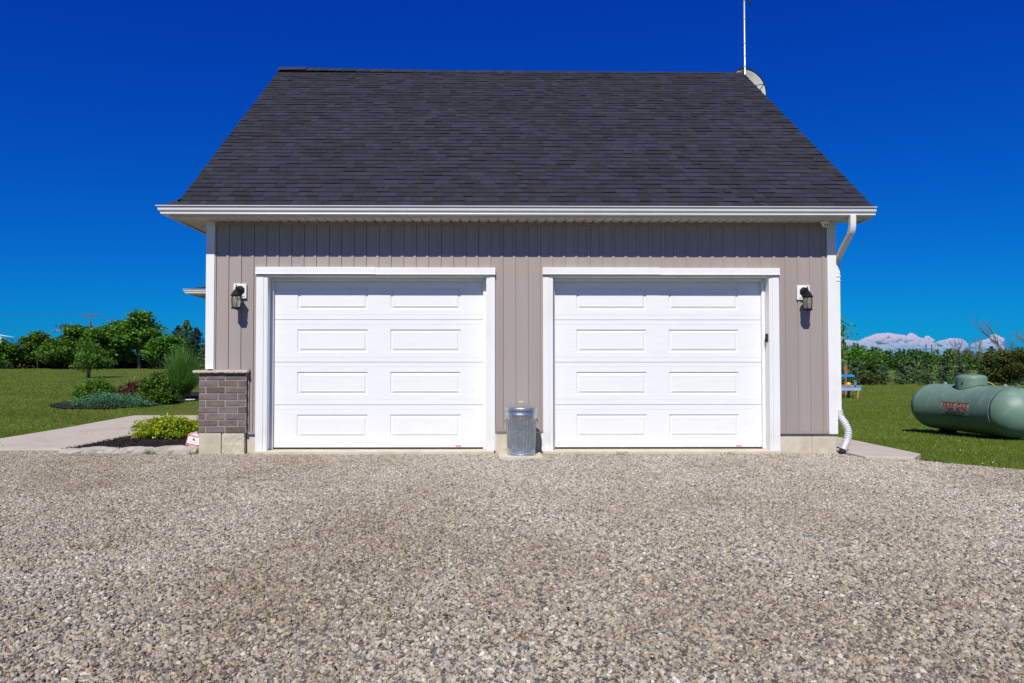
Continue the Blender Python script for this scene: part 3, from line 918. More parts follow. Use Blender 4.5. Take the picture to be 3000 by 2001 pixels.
def lantern():
    t = thing('wall_lantern', 'black hexagonal wall lantern left of the left garage door, beside the brick pier', 'lantern', (-3.405, -.0125, 2.283), 0, 'black lanterns either side of the garage doors')
    MB().box(-.09,.09,-.022,-.001,-.103,.103).box(-.066,.066,-.030,-.0222,-.078,.078).build('mounting_plate', TRIM, t, .003)
    MB().lathe([(.060,-.031),(.066,-.036),(.062,-.044),(.045,-.052),(.020,-.058)], (.004,0,.012), 8, axis='y', smooth=False, phase=PI/8).build('rosette', BLACKM, t)
    MB().tube([Vector((.004,-.05,.012))]+bezier((.002,-.075,.012),(0,-.12,.022),(-.002,-.148,.014)), .013, 8).build('arm', BLACKM, t)
    c = (-.004,-.157,0)
    MB().lathe([(.004,.072),(.013,.070),(.013,.064),(.006,.058),(.006,.046),(.014,.042),(.016,.034),(.009,.028),(.016,.022),(.02,.010)], c, 10).build('finial', BLACKM, t)
    MB().lathe([(.016,.016),(.026,.004),(.040,-.012),(.050,-.022),(.052,-.034),(.064,-.044),(.070,-.058),(.082,-.070),(.082,-.078),(.064,-.082)], c, 6, smooth=False).build('cap', BLACKM, t)
    gp = [(.056,-.084),(.064,-.115),(.066,-.150),(.062,-.195),(.053,-.238)]
    for k in range(6):
        a0, a1 = 2*PI*k/6, 2*PI*(k+1)/6
        m = MB(); vs = []
        for r, h in gp:
            for a in (a0, a1): vs.append((c[0]+r*math.cos(a), c[1]+r*math.sin(a), h))
        m.add(vs, [(2*i, 2*i+1, 2*i+3, 2*i+2) for i in range(4)]); m.build('glass_pane', GLASS, t)
        MB().tube([(c[0]+(r+.001)*math.cos(a0), c[1]+(r+.001)*math.sin(a0), h) for r, h in gp], .0042, 6).build('glazing_bar', BLACKM, t)
    MB().lathe([(.056,-.236),(.072,-.244),(.074,-.254),(.060,-.262),(.012,-.264),(.010,-.274),(.004,-.278)], c, 6, smooth=False).build('base', BLACKM, t)
    MB().lathe([(.010,-.235),(.011,-.185),(.013,-.180),(.024,-.160),(.027,-.142),(.022,-.122),(.008,-.112)], c, 12).build('bulb', BULB, t)
    return t
lan = lantern()
copy_tree(lan, (4.535, -.0125, 2.270), 0, 1, 'black hexagonal wall lantern right of the right garage door, near the downspout')

# security camera
T = thing('security_camera', 'small white dome camera under the soffit at the right corner', 'camera', (4.80, -.14, ZS))
MB().lathe([(.060,0),(.062,-.012),(.056,-.030),(.047,-.045)], n=24).build('housing', SIGNW, T)
MB().lathe([(.046,-.040),(.044,-.058),(.034,-.076),(.018,-.087),(.003,-.090)], n=20).build('eyeball', SIGNW, T)
for dx in (-.014, .016):
    MB().lathe([(.010,0),(.010,-.006),(.003,-.007)], (dx,-.036,-.066+.004*(dx > 0)), 12, axis='y').build('lens', BLACKM, T)

# ------------------------------------------------------------------ drain hose
T = thing('drain_hose', 'white corrugated hose curving from the downspout down to the gravel', 'hose', (0,0,0))
HOSE = mat('white_corrugated_plastic', (.60,.61,.63), .4, .04)
ctl = [Vector(p) for p in ((5.052,.03,.60),(5.055,.00,.52),(5.095,-.055,.42),(5.118,-.09,.32),(5.095,-.11,.21),(5.045,-.135,.12),(5.005,-.155,.055))]
def catmull(P, n):
    out = []
    P = [P[0]*2-P[1]]+P+[P[-1]*2-P[-2]]
    for i in range(1, len(P)-2):
        for k in range(n):
            t = k/n
            out.append(.5*((2*P[i])+(P[i+1]-P[i-1])*t+(2*P[i-1]-5*P[i]+4*P[i+1]-P[i+2])*t*t+(3*P[i]-P[i-1]-3*P[i+1]+P[i+2])*t**3))
    out.append(P[-2]); return out
hp_ = catmull(ctl, 24)
MB().tube(hp_, [.0515 if i % 6 < 3 else .0425 for i in range(len(hp_))], 20, smooth=False).build('corrugated_tube', HOSE, T)
e = ctl[-1]; dr = (ctl[-1]-ctl[-2]).normalized()
MB().tube([e-dr*.01, e+dr*.05], .046, 16).build('end_fitting', SEAL, T)

# ------------------------------------------------------------------ trash can on its slab
rough_block('paving_slab', .215, .795, -.66, -.05, -.03, .038, CONC, None, .0015, 12, 10, 2, 4)
tag(bpy.data.objects['paving_slab'], 'square beige concrete slab under the metal trash can', 'slab')
def steel_mat():
    m, n, l, b = nt('galvanised_steel')
    tc = n.new('ShaderNodeTexCoord')
    v = n.new('ShaderNodeTexVoronoi'); v.inputs['Scale'].default_value = 55; l.new(tc.outputs['Object'], v.inputs['Vector'])
    sp = n.new('ShaderNodeSeparateColor'); l.new(v.outputs['Color'], sp.inputs[0])
    r = ramp(n, l, sp.outputs[0], [(0,(.40,.43,.45)), (1,(.54,.57,.59))])
    t = noise(n, l, 7, 6, .7, vec=tc.outputs['Object'])
    r2 = ramp(n, l, t.outputs['Fac'], [(.62,(0,0,0)), (.70,(.7,.7,.7))])
    c = mixc(n, l, r2.outputs[0], r.outputs[0], (.55,.53,.42))
    l.new(c, b.inputs['Base Color']); b.inputs['Metallic'].default_value = .85
    rg = ramp(n, l, t.outputs['Fac'], [(.3,(.27,.27,.27)), (.7,(.48,.48,.48))]); l.new(rg.outputs[0], b.inputs['Roughness'])
    t3 = noise(n, l, 9, 3, .5, vec=tc.outputs['Object']); bump(n, l, b, t3.outputs['Fac'], .25, .008)
    return m
STEEL = steel_mat()
T = thing('trash_can', 'galvanised steel trash can with lid standing between the garage doors', 'trash can', (.52, -.40, .039))
m = MB(); NS_ = 168
prof = [(.186,0,0),(.189,.004,0),(.189,.016,0),(.186,.020,0),(.186,.034,0),(.190,.038,0),(.190,.046,0),(.187,.055,0),(.188,.075,0),(.190,.10,1),(.193,.16,1),(.197,.25,1),(.202,.36,1),(.206,.45,1),(.208,.475,.6),(.209,.495,0),(.209,.530,0),(.213,.535,0),(.213,.548,0),(.210,.553,0),(.212,.600,0)]
vs = []
for r, h, fl in prof:
    for k in range(NS_):
        a = 2*PI*k/NS_
        ph = (k % 6)
        d = .010*fl*(1 if ph in (1,2,3) else 0)
        vs.append(((r-d)*math.cos(a), (r-d)*math.sin(a), h))
fs = [(i*NS_+k, i*NS_+(k+1) % NS_, (i+1)*NS_+(k+1) % NS_, (i+1)*NS_+k) for i in range(len(prof)-1) for k in range(NS_)]
fs.append(tuple(reversed(range(NS_))))
m.add(vs, fs, 0, True); m.build('body', STEEL, T)
MB().lathe([(.215,.592),(.222,.592),(.223,.600),(.221,.628),(.219,.636),(.212,.639),(.200,.636),(.165,.652),(.150,.651),(.110,.664),(.06,.672),(.0,.675)], n=64, caps=False).build('lid', STEEL, T)
MB().tube([(-.045,0,.668),(-.045,0,.682)]+bezier((-.044,0,.692),(-.042,0,.708),(-.026,0,.708),5)+bezier((.026,0,.712),(.042,0,.712),(.044,0,.692),5)+[(.045,0,.682),(.045,0,.668)], .0045, 8).build('lid_handle', STEEL, T)
for s in (-1, 1):
    MB().box(min(s*.205, s*.214), max(s*.205, s*.214), -.03, .03, .455, .49).tube([(s*.212,-.045,.485),(s*.222,-.045,.475),(s*.228,-.04,.425),(s*.228,.04,.425),(s*.222,.045,.475),(s*.212,.045,.485)], .0035, 6).build('side_handle', STEEL, T)

# ------------------------------------------------------------------ pavements
def slab(name, poly, z0, z1, m, bevel=.01):
    mb = MB(); n = len(poly)
    mb.add([(x,y,z0) for x,y in poly]+[(x,y,z1) for x,y in poly],
           [tuple(reversed(range(n))), tuple(range(n,2*n))]+[(i,(i+1)%n,(i+1)%n+n,i+n) for i in range(n)])
    return tag(mb.build(name, m, None, bevel), kind='structure')
slab('path', [(-9.5,.36),(-5.98,.36),(-5.98,4.0),(-6.0,6.5),(-6.1,14),(-8.52,14),(-8.44,11.2),(-8.36,6.8),(-8.05,3.75),(-7.98,1.9),(-8.0,1.0),(-9.5,.95)], -.08, .032, PATHM)
slab('pavement', [(5.03,-.70),(5.62,-.80),(5.93,-.42),(5.95,1.6),(5.9,9),(5.03,9)], -.10, .045, PATHM)

# limestone edging in front of the planting bed
for i, (a, b, y0, y1, z1, lab) in enumerate(((-5.96,-5.10,.03,.33,.068,'long flat limestone edging stone at the left end, against the concrete path'),
                                     (-5.09,-4.63,-.02,.22,.082,'short middle limestone edging stone in front of the golden shrub'),
                                     (-4.62,-3.985,-.06,.19,.098,'thick limestone edging stone beside the brick pier under the red sign'))):
    o = rough_block('edging_stone', a, b, y0, y1, -.05, z1, EDGEST, None, .010, int((b-a)/.07), 4, 3, 20+i)
    tag(o, lab, 'stone', 'limestone edging stones along the planting bed')

# mulch
MULCH = mat('dark_bark_mulch', (.018,.012,.010), .95, .5, 40, 60, 1, .02)
MCH = foliage_mat('bark_chips', (.008,.006,.005), (.022,.014,.011), (.060,.042,.032), 0, .9)
slab('soil', [(-5.97,.2),(-3.95,.1),(-3.95,4.2),(-5.97,4.2)], -.05, .045, MULCH, 0)
bed_poly = [(-12.1,10.0),(-11.2,9.15),(-10.0,9.0),(-9.3,10.2),(-9.0,12.3),(-8.6,13.6),(-8.6,17),(-11.5,17.5),(-12.6,14),(-12.5,11)]
mb = MB(); mb.add([(x,y,gzf(x,y)+.03) for x,y in bed_poly], [tuple(range(len(bed_poly)))]); tag(mb.build('soil', MULCH), kind='structure')
def inpoly(x, y, P):
    c = np.zeros(len(x), bool); n = len(P)
    for i in range(n):
        x0, y0 = P[i]; x1, y1 = P[(i+1) % n]
        cond = ((y0 > y) != (y1 > y)) & (x < (x1-x0)*(y-y0)/(y1-y0+1e-12)+x0)
        c ^= cond
    return c
rng = np.random.RandomState(3)
def cards(cent, size, rng, up=.0, aspect=.5, corners=4):
    """randomly turned leaf polygons; returns vertex array"""
    N = len(cent)
    nrm = rng.normal(size=(N,3)); nrm[:,2] = np.abs(nrm[:,2])*(1+up)+up*.5
    nrm /= np.linalg.norm(nrm, axis=1)[:,None]
    t = rng.normal(size=(N,3)); t -= nrm*(t*nrm).sum(1)[:,None]; t /= np.linalg.norm(t, axis=1)[:,None]
    b = np.cross(nrm, t)
    s = (size*rng.uniform(.6,1.35,N))[:,None]
    if corners == 4:
        V = np.stack([cent+t*s, cent+b*s*aspect, cent-t*s, cent-b*s*aspect], 1)
    else:
        V = np.stack([cent+t*s, cent-t*s*.7+b*s*aspect, cent-t*s*.7-b*s*aspect], 1)
    return V.reshape(-1,3)
N = 9000
px = rng.uniform(-6,-3.95,N); py = rng.uniform(.15,4.2,N)
c1 = np.stack([px,py,np.full(N,.050)+rng.uniform(0,.012,N)],1)
N2 = 9000; qx = rng.uniform(-12.6,-8.6,N2); qy = rng.uniform(9,17,N2); k = inpoly(qx,qy,bed_poly)
c2 = np.stack([qx[k],qy[k],gz(qx[k],qy[k])+.04],1)
cc = np.concatenate([c1,c2]); V = cards(cc, np.full(len(cc), .019), rng, up=1.0, aspect=.35)
tag(obj('mulch', fast_mesh('mulch', V, 4, MCH, rng.uniform(0,1,len(cc))**2)), 'dark shredded bark mulch in the planting beds', 'mulch', kind='stuff')

wv = []; r3 = np.random.RandomState(5)
for cx_, cy_, n_, h_ in ((-4.62,-.10,60,.10),(-4.0,-.14,40,.07),(-4.5,-.14,14,.06),(3.4,-.20,40,.05),(1.9,-.16,26,.05),(-3.1,-.12,20,.04)):
    P_ = np.stack([r3.normal(cx_,.05,n_), r3.normal(cy_,.02,n_), np.full(n_,.015)],1)
    a_ = r3.uniform(0,2*PI,n_); dx_ = np.stack([np.cos(a_),np.sin(a_),0*a_],1)*.003
    tp_ = P_+np.stack([r3.normal(0,.03,n_), r3.normal(-.01,.02,n_), h_*r3.uniform(.4,1,n_)],1)
    wv.append(np.stack([P_-dx_,P_+dx_,tp_],1).reshape(-1,3))
wv = np.concatenate(wv)
tag(obj('weeds', fast_mesh('weeds', wv, 3, F_LAWN, r3.uniform(0,1,len(wv)//3))), 'small weed tufts growing between the gravel and the edging and door slabs', 'weeds', kind='stuff')
# ------------------------------------------------------------------ lawn blades (near part)
def blades(N, pts, h, w, rng, lean=.35):
    base = pts
    a = rng.uniform(0, 2*PI, N); dx = np.stack([np.cos(a), np.sin(a), np.zeros(N)],1)*w[:,None]*.5
    tip = base+np.stack([rng.normal(0,lean,N)*h, rng.normal(0,lean,N)*h, h],1)
    return np.stack([base-dx, base+dx, tip],1).reshape(-1,3)
def scatter_lawn(n, dens_fn, region):
    P = []
    while sum(len(p) for p in P) < n:
        d = rng.uniform(region[0]**.5, region[1]**.5, 60000)**2
        x = np.where(rng.uniform(0,1,60000) < .5, rng.uniform(-.84,-.33,60000), rng.uniform(.42,.84,60000))*d
        y = d-10.1
        keep = rng.uniform(0,1,60000) < dens_fn(d)
        pathpoly = [(-9.5,.3),(-5.9,.3),(-5.9,14),(-8.54,14),(-8.46,11.2),(-8.38,6.8),(-8.07,3.75),(-8.0,1.9),(-8.02,1.0),(-9.5,1.0)]
        left = (x < -7.9) & (y > .96) & ~inpoly(x,y,pathpoly) & ~inpoly(x,y,bed_poly)
        right = (x > 5.66) & (y > gravel_edge(x)) & ~((x < 5.98) & (y > -.85))
        k = keep & (left | right)
        P.append(np.stack([x[k],y[k],gz(x[k],y[k])-.012],1))
    return np.concatenate(P)[:n]
pts = scatter_lawn(330000, lambda d: np.clip((d/8.0)**-.75, 0, 1), (7.0, 84.0))
d = pts[:,1]+10.1; N = len(pts)
hh = (.034+.0003*d)*rng.uniform(.6,1.4,N); ww = .0035+.00060*d
lawn_v = blades(N, pts, hh, ww, rng)
patch = .5+.5*np.sin(pts[:,0]*1.1+np.sin(pts[:,1]*.9)*1.4)*np.cos(pts[:,1]*.8+pts[:,0]*.3)
band = np.sin((pts[:,1]*.8+pts[:,0]*.35)*2*PI/2.6)
tn = np.clip(rng.beta(2,2.4,N)*.66+.2*patch+.07*(1+band)+.05,0,1)
tag(obj('grass', fast_mesh('grass', lawn_v, 3, F_LAWN, tn)), 'short mown green lawn either side of the garage', 'grass', kind='stuff')
# clover flowers dotted in the lawn
k = rng.choice(np.where((d < 16))[0], 150, replace=False)
CLO = mat('white_clover', (.7,.7,.62), .8, .05)
fl = cards(pts[k]+np.array([0,0,.045]), np.full(len(k), .007), rng, up=1, aspect=.9)
tag(obj('clover_flowers', fast_mesh('clover_flowers', fl, 4, CLO, np.zeros(len(k)))), 'tiny white clover heads dotted through the near lawn', 'flowers', kind='stuff')
# dry leaves and twig debris on path and gravel
N = 130
lx = rng.uniform(-8,-5.4,N); ly = rng.uniform(.4,6,N)**1.0
c1 = np.stack([lx, ly, np.full(N,.035)],1)[rng.uniform(0,1,N) < .5]
N = 150; dd = rng.uniform(2.6,10,N); xx = rng.uniform(-.7,.75,N)*dd
c2 = np.stack([xx, dd-10.1, np.full(N,.022)],1); c2 = c2[c2[:,1] < -.1]
DRY = foliage_mat('dry_leaf_debris', (.02,.012,.007), (.10,.055,.022), (.30,.18,.06), 0, .9)
cc = np.concatenate([c1,c2])
tag(obj('leaf_litter', fast_mesh('leaf_litter', cards(cc, np.full(len(cc), .014), rng, up=2.5, aspect=.5), 4, DRY, rng.uniform(0,1,len(cc))**1.5)), 'scattered dry leaves and bits on the path and gravel', 'leaves', kind='stuff')

# ------------------------------------------------------------------ shrubs
def clump_points(rng, env, n_cl, per, cr):
    """env(rng,n) -> clump centres; leaves clustered about them"""
    C = env(rng, n_cl)
    L = np.repeat(C, per, 0) + rng.normal(size=(n_cl*per,3))*cr
    tone = np.repeat(rng.normal(0,.16,n_cl), per)
    return L, tone
def dome_env(rx, ry, h, z0=.0, lump=.12, shell=.62, seed=0):
    def f(rng, n):
        v = rng.normal(size=(n,3)); v[:,2] = np.abs(v[:,2]); v /= np.linalg.norm(v,axis=1)[:,None]
        r = rng.uniform(shell,1,n)**.7
        r *= 1+lump*np.sin(5*np.arctan2(v[:,1],v[:,0])+seed)*np.cos(4*v[:,2]+seed)
        return np.stack([v[:,0]*rx*r, v[:,1]*ry*r, z0+v[:,2]*h*r],1)
    return f
def foliage_mesh(name, m, env, n_cl, per, cr, leaf, seed=0, up=.5, aspect=.55, top_light=0.35, corners=4):
    rng = np.random.RandomState(seed)
    L, tn = clump_points(rng, env, n_cl, per, np.array(cr))
    L[:,2] = np.maximum(L[:,2], .01)
    hmax = L[:,2].max()
    tone = np.clip(.42+tn+rng.normal(0,.17,len(L)), 0, 1)
    return fast_mesh(name, cards(L, np.full(len(L), leaf), rng, up, aspect, corners), corners, m, tone)
def stems_mesh(name, m, n, h, spread, r, seed=0):
    rr = random.Random(seed); mb = MB()
    for k in range(n):
        a = rr.uniform(0, 2*PI); s = rr.uniform(.2, 1)*spread
        mb.tube([(0.02*math.cos(a),.02*math.sin(a),0),(s*.4*math.cos(a),s*.4*math.sin(a),h*.5),(s*math.cos(a),s*math.sin(a),h*.9)], [r,r*.7,r*.3], 5)
    return mb.mesh(name, m)
def shrub(name, label, cat, loc, m, env, n_cl, per, cr, leaf, seed, h, spread, up=.5, aspect=.55, stem=BARK, group=None, corners=4):
    t = thing(name, label, cat, loc, 0, group)
    obj('foliage', foliage_mesh('foliage', m, env, n_cl, per, cr, leaf, seed, up, aspect, corners=corners), t)
    obj('stems', stems_mesh('stems', stem, 9, h*.75, spread*.6, .008, seed), t)
    return t
shrub('golden_spirea_shrub', 'low yellow-green shrub on the dark mulch, nearer the path and the red sign', 'shrub', (-5.20,1.90,.045), F_SPIREA, dome_env(.58,.44,.30,.04,.12,.62,1), 300, 30, (.035,.035,.028), .018, 1, .35, .45, aspect=.6)
shrub('golden_spirea_shrub', 'yellow-green shrub half hidden behind the brick pier', 'shrub', (-4.75,3.05,.045), F_SPIREA, dome_env(.46,.42,.45,.05,.12,.62,4), 300, 30, (.035,.035,.03), .018, 2, .45, .45, aspect=.6)
b = lambda x, y: (x, y, gzf(x,y)+.03)
shrub('boxwood_shrub', 'round dark green shrub at the left end of the island bed', 'shrub', b(-11.45,11.2), F_BOX, dome_env(.66,.55,.62,.05,.06,.7,2), 300, 34, (.04,.04,.035), .026, 3, .5, .5)
shrub('boxwood_shrub', 'round dark green shrub at the right of the bed, beside the tall grass', 'shrub', b(-9.55,10.95), F_BOX, dome_env(.56,.50,.80,.04,.06,.7,5), 340, 34, (.04,.04,.04), .026, 4, .7, .5)
shrub('juniper_shrub', 'spreading blue-green juniper along the front of the island bed', 'shrub', b(-10.30,9.80), F_JUN, dome_env(1.10,.50,.33,.02,.22,.5,3), 260, 30, (.11,.05,.035), .036, 5, .25, 1.0, aspect=.16, up=.6)
shrub('barberry_shrub', 'low burgundy shrub behind the juniper', 'shrub', b(-10.35,11.7), F_BARB, dome_env(.72,.45,.60,.03,.12,.6,6), 240, 32, (.045,.045,.04), .026, 6, .45, .5)
shrub('bronze_shrub', 'bronze and yellow-green shrub at the back of the bed', 'shrub', b(-10.35,13.2), F_GOLD, dome_env(.55,.45,.86,.05,.15,.6,7), 200, 24, (.05,.05,.05), .026, 7, .8, .5)
shrub('hosta_plant', 'low pale-edged broad leaf plant beside the tall grass', 'plant', b(-9.62,11.6), F_JUN, dome_env(.30,.28,.42,.02,.1,.5,8), 26, 8, (.05,.05,.04), .075, 8, .3, .2, aspect=.55, up=1.2)

# flower spikes between shrubs
mb = MB(); rr = random.Random(3)
for k in range(6):
    x = rr.uniform(-.25,.25); h = rr.uniform(.45,.80)
    mb.tube([(x,0,0),(x+rr.uniform(-.03,.03),0,h*.6),(x+rr.uniform(-.05,.05),0,h)], [.006,.005,.004], 5)
    mb.tube([(x,0,h*.72),(x+.01,0,h)], [.016,.008], 6, 0)
o = mb.build('flower_stalks', mat('pale_green_stalk', (.17,.23,.07), .7, .2)); o.location = b(-10.85,12.2)
tag(o, 'thin upright green flower stalks rising behind the left round shrub', 'plant')

# ornamental grass
def ornamental_grass():
    rng = np.random.RandomState(12); V = []; T = []
    nb = 3300
    for i in range(nb):
        a = rng.uniform(0,2*PI); rb = rng.uniform(0,.16)
        L = rng.uniform(1.1,2.05); out = rng.uniform(.10,1.0)*1.25
        if rng.rand() < .30: out *= .4
        n = 7; w0 = rng.uniform(.005,.009)
        u = np.linspace(0,1,n)
        rad_ = rb+out*u**1.5*L*.62
        z = L*(u*(1.0-.18*out) - .30*out*u**3.2)*.98
        z *= (1-.10*out)
        X = np.stack([rad_*math.cos(a), rad_*math.sin(a), z],1)
        X[:,0] += .05*np.sin(u*3+i)
        side = np.array([-math.sin(a+rng.normal(0,.8)), math.cos(a+rng.normal(0,.8)), 0])
        w = w0*(1-u*.85)
        tone = rng.beta(2,3) ; 
        for k in range(n-1):
            V += [X[k]-side*w[k], X[k]+side*w[k], X[k+1]+side*w[k+1], X[k+1]-side*w[k+1]]
            T.append(min(1,tone+.12*u[k]))
    return fast_mesh('blades', np.array(V), 4, F_GRASS, np.array(T))
t = thing('ornamental_grass', 'tall fountain of arching green grass behind the brick pier', 'grass clump', b(-9.72,13.2))
obj('blades', ornamental_grass(), t)
N = 160; r2 = np.random.RandomState(4); cpts = np.stack([r2.normal(0,.13,N), r2.normal(0,.13,N), r2.uniform(.03,.2,N)],1)
obj('dead_base', fast_mesh('dead_base', cards(cpts, np.full(N,.06), r2, 0, .15), 4, DRY, r2.uniform(.5,1,N)), t)
o = MB().lathe([(.15,0),(.155,.02),(.14,.03)], n=24).build('round_lid', mat('pale_plastic_lid', (.55,.56,.50), .6)); o.location = b(-9.12,12.4)[:2]+(b(-9.12,12.4)[2],)
tag(o, 'round pale lid set in the mulch below the tall grass', 'lid')

# ------------------------------------------------------------------ text
def text_verts(s, size, offset=.0, shear=0, space=1.0):
    c = bpy.data.curves.new('txt', 'FONT'); c.body = s; c.size = size; c.offset = offset; c.shear = shear
    c.space_character = space; c.align_x = 'CENTER'; c.resolution_u = 2
    o = bpy.data.objects.new('txt', c); COL.objects.link(o)
    dg = bpy.context.evaluated_depsgraph_get(); dg.update()
    me = bpy.data.meshes.new_from_object(o.evaluated_get(dg))
    vs = [tuple(v.co) for v in me.vertices]; fs = [tuple(p.vertices) for p in me.polygons]
    bpy.data.objects.remove(o); bpy.data.curves.remove(c); bpy.data.meshes.remove(me)
    return vs, fs

# ------------------------------------------------------------------ yard sign
T = thing('yard_sign', 'small tilted house-shaped red and white alarm sign beside the brick pier', 'sign', (-4.126, .13, .045))
T.rotation_euler = (rad(-6), rad(11.5), 0)
def poly_plate(pts, y0, y1):
    n = len(pts); m = MB()
    m.add([(x,y0,z) for x,z in pts]+[(x,y1,z) for x,z in pts], [tuple(range(n)), tuple(reversed(range(n,2*n)))]+[(i,i+n,(i+1)%n+n,(i+1)%n) for i in range(n)])
    return m
W2 = .096; b0, b1, ap = .052, .208, .262
outer = [(-W2,b0),(W2,b0),(W2,b1),(0,ap),(-W2,b1)]
ins = lambda d: [(-W2+d,b0+d),(W2-d,b0+d),(W2-d,b1-d*.4),(0,ap-d*1.25),(-W2+d,b1-d*.4)]
poly_plate(outer, 0, .004).build('board', SIGNW, T)
poly_plate(ins(.004), -.0012, -.0002).build('red_border', RED, T)
m = poly_plate([(-W2+.012,b0+.030),(W2-.012,b0+.030),(W2-.012,b1-.030),(-W2+.012,b1-.030)], -.0022, -.0013)
m2 = poly_plate([(-W2+.020,b1-.004),(W2-.020,b1-.004),(0,ap-.014)], -.0022, -.0013); m.add(m2.v, m2.f)
m.build('white_panel', SIGNW, T)
def sign_text(s, size, z, mt, off=0, name='lettering', space=1.0):
    vs, fs = text_verts(s, size, off, 0, space)
    MB().add([(x,-.0028,z+y) for x,y,_ in vs], fs).build(name, mt, T)
sign_text('PROTECTED BY', .0185, b1-.0245, SIGNW, .0006)
sign_text('CANADIAN', .0265, b0+.046, GREYP, .0)
sign_text('www.anyahomes.ca', .0150, b0+.011, SIGNW, .0004)
m = poly_plate([(-.020,b0+.078),(-.006,b0+.078),(-.006,b0+.108),(.002,b0+.112),(-.008,b0+.122),(-.018,b0+.106)], -.0028, -.0023); m.build('emblem', BLKP, T)
mb = MB(); mb.add([(.010+.016*math.cos(a*PI/8), -.0030, b0+.088+.014*math.sin(a*PI/8)*(1.0 if a < 9 else .8)) for a in range(16)], [tuple(range(16))]); mb.add([(-.001,-.0030,b0+.092),(.006,-.0030,b0+.09),(-.001,-.0030,b0+.116),(-.006,-.0030,b0+.108)], [(0,1,2,3)]); mb.build('emblem', RED, T)
mb = MB()
for s in (-1, 1):
    mb.add([(s*.060,-.0028,b1+.002),(s*.056,-.0028,b1+.000),(0,-.0028,b1+.030),(0,-.0028,b1+.034)], [(0,1,2,3) if s > 0 else (3,2,1,0)])
mb.build('roof_line', GREYP, T)
MB().tube([(0,.007,.2),(0,.007,-.05)], .0035, 6).build('stake', STEEL, T)

# ------------------------------------------------------------------ propane tank
PT = mat('sage_green_tank_paint', (.135,.225,.170), .50, .12, 1.6, 26, .05, .003, dirt=(.20,.30,.24), dirt_scale=6)
SCR = mat('scuffed_pale_paint', (.42,.48,.45), .7)
near, far = Vector((9.818,3.1,.366)), Vector((9.729,5.2,.338))
ax = (far-near); TL = ax.length; rz = math.atan2(-ax.x, ax.y)
T = thing('propane_tank', 'large sage green propane tank lying on the right lawn', 'gas tank', near, rz)
TR = .475
pf = []
for k in range(0, 13):
    a = PI/2*k/12; pf.append((TR*math.sin(a) if k else .004, -TR*.98*math.cos(a)))
pf2 = [(TR,0)]+[(TR+.004,.0),(TR+.005,.012),(TR+.001,.022),(TR,.03)]
pf3 = [(TR,TL-.03),(TR+.003,TL-.02),(TR+.003,TL)]
pf4 = []
for k in range(0, 13):
    a = PI/2*k/12; pf4.append((TR*math.cos(a) if k < 12 else .004, TL+TR*.98*math.sin(a)))
MB().lathe(pf, n=72, axis='y').build('near_head', PT, T)
MB().lathe(pf2+pf3, n=72, axis='y', caps=False).build('shell', PT, T)
MB().lathe(pf4, n=72, axis='y').build('far_head', PT, T)
dc = (-.02, 1.02)
m = MB()
dp = [(.268,.40),(.268,.60),(.262,.635),(.245,.660),(.20,.678),(.12,.690),(.0,.694)]
n_ = 48; vs = []
for i, (r, h) in enumerate(dp):
    for k in range(n_):
        a = 2*PI*k/n_; x, y = r*math.cos(a), r*math.sin(a)
        if i == 0: h2 = math.sqrt(max(0, TR*TR-(x+dc[0])**2))+.012
        else: h2 = h
        vs.append((dc[0]+x, dc[1]+y, h2))
fs = [(i*n_+k, i*n_+(k+1)%n_, (i+1)*n_+(k+1)%n_, (i+1)*n_+k) for i in range(len(dp)-1) for k in range(n_)]
m.add(vs, fs, 0, True); m.build('valve_dome', PT, T)
MB().lathe([(.215,.42),(.215,.50)], (dc[0],dc[1],0), 32).build('dome_collar', SEAL, T)
MB().tube([(-.27,.93,.50),(-.285,.925,.51),(-.285,.925,.54),(-.268,.93,.55)], .008, 6).build('hasp', BLACKM, T)
for y in (.14, 1.78):
    MB().lathe([(.045,.46),(.045,.490),(.028,.495),(.026,.52),(.012,.525)], (-.02,y,0), 12).build('fitting', PT, T)
for y in (-.12, TL+.10):
    MB().tube([(0,y-.05,.455),(0,y-.04,.51),(0,y,.525),(0,y+.04,.51),(0,y+.05,.455)], .010, 6).build('lifting_lug', PT, T)
MB().tube(bezier((.20,.90,.53),(.30,.87,.55),(.38,.82,.36)), .010, 8).build('yellow_hose', mat('yellow_hose', (.65,.38,.02), .5), T)
TLN0 = mat('shadow_dark_saddle', (.02,.045,.03), .7)  # shadow under the tank put into the colour of the feet
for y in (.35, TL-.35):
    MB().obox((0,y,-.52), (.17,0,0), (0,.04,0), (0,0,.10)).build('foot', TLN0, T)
def on_tank(u, v, lift=.004, uc=.90):
    """u runs towards the near end, v upward round the shell, on the side that faces the garage"""
    ph = v/TR
    return (-(TR+lift)*math.cos(ph), uc-u, (TR+lift)*math.sin(ph))
def tank_print(vs, fs, mt, u0, v0, name='lettering', lift=.006):
    MB().add([on_tank(x+u0, y+v0, lift) for x, y, _ in vs], fs).build(name, mt, T)
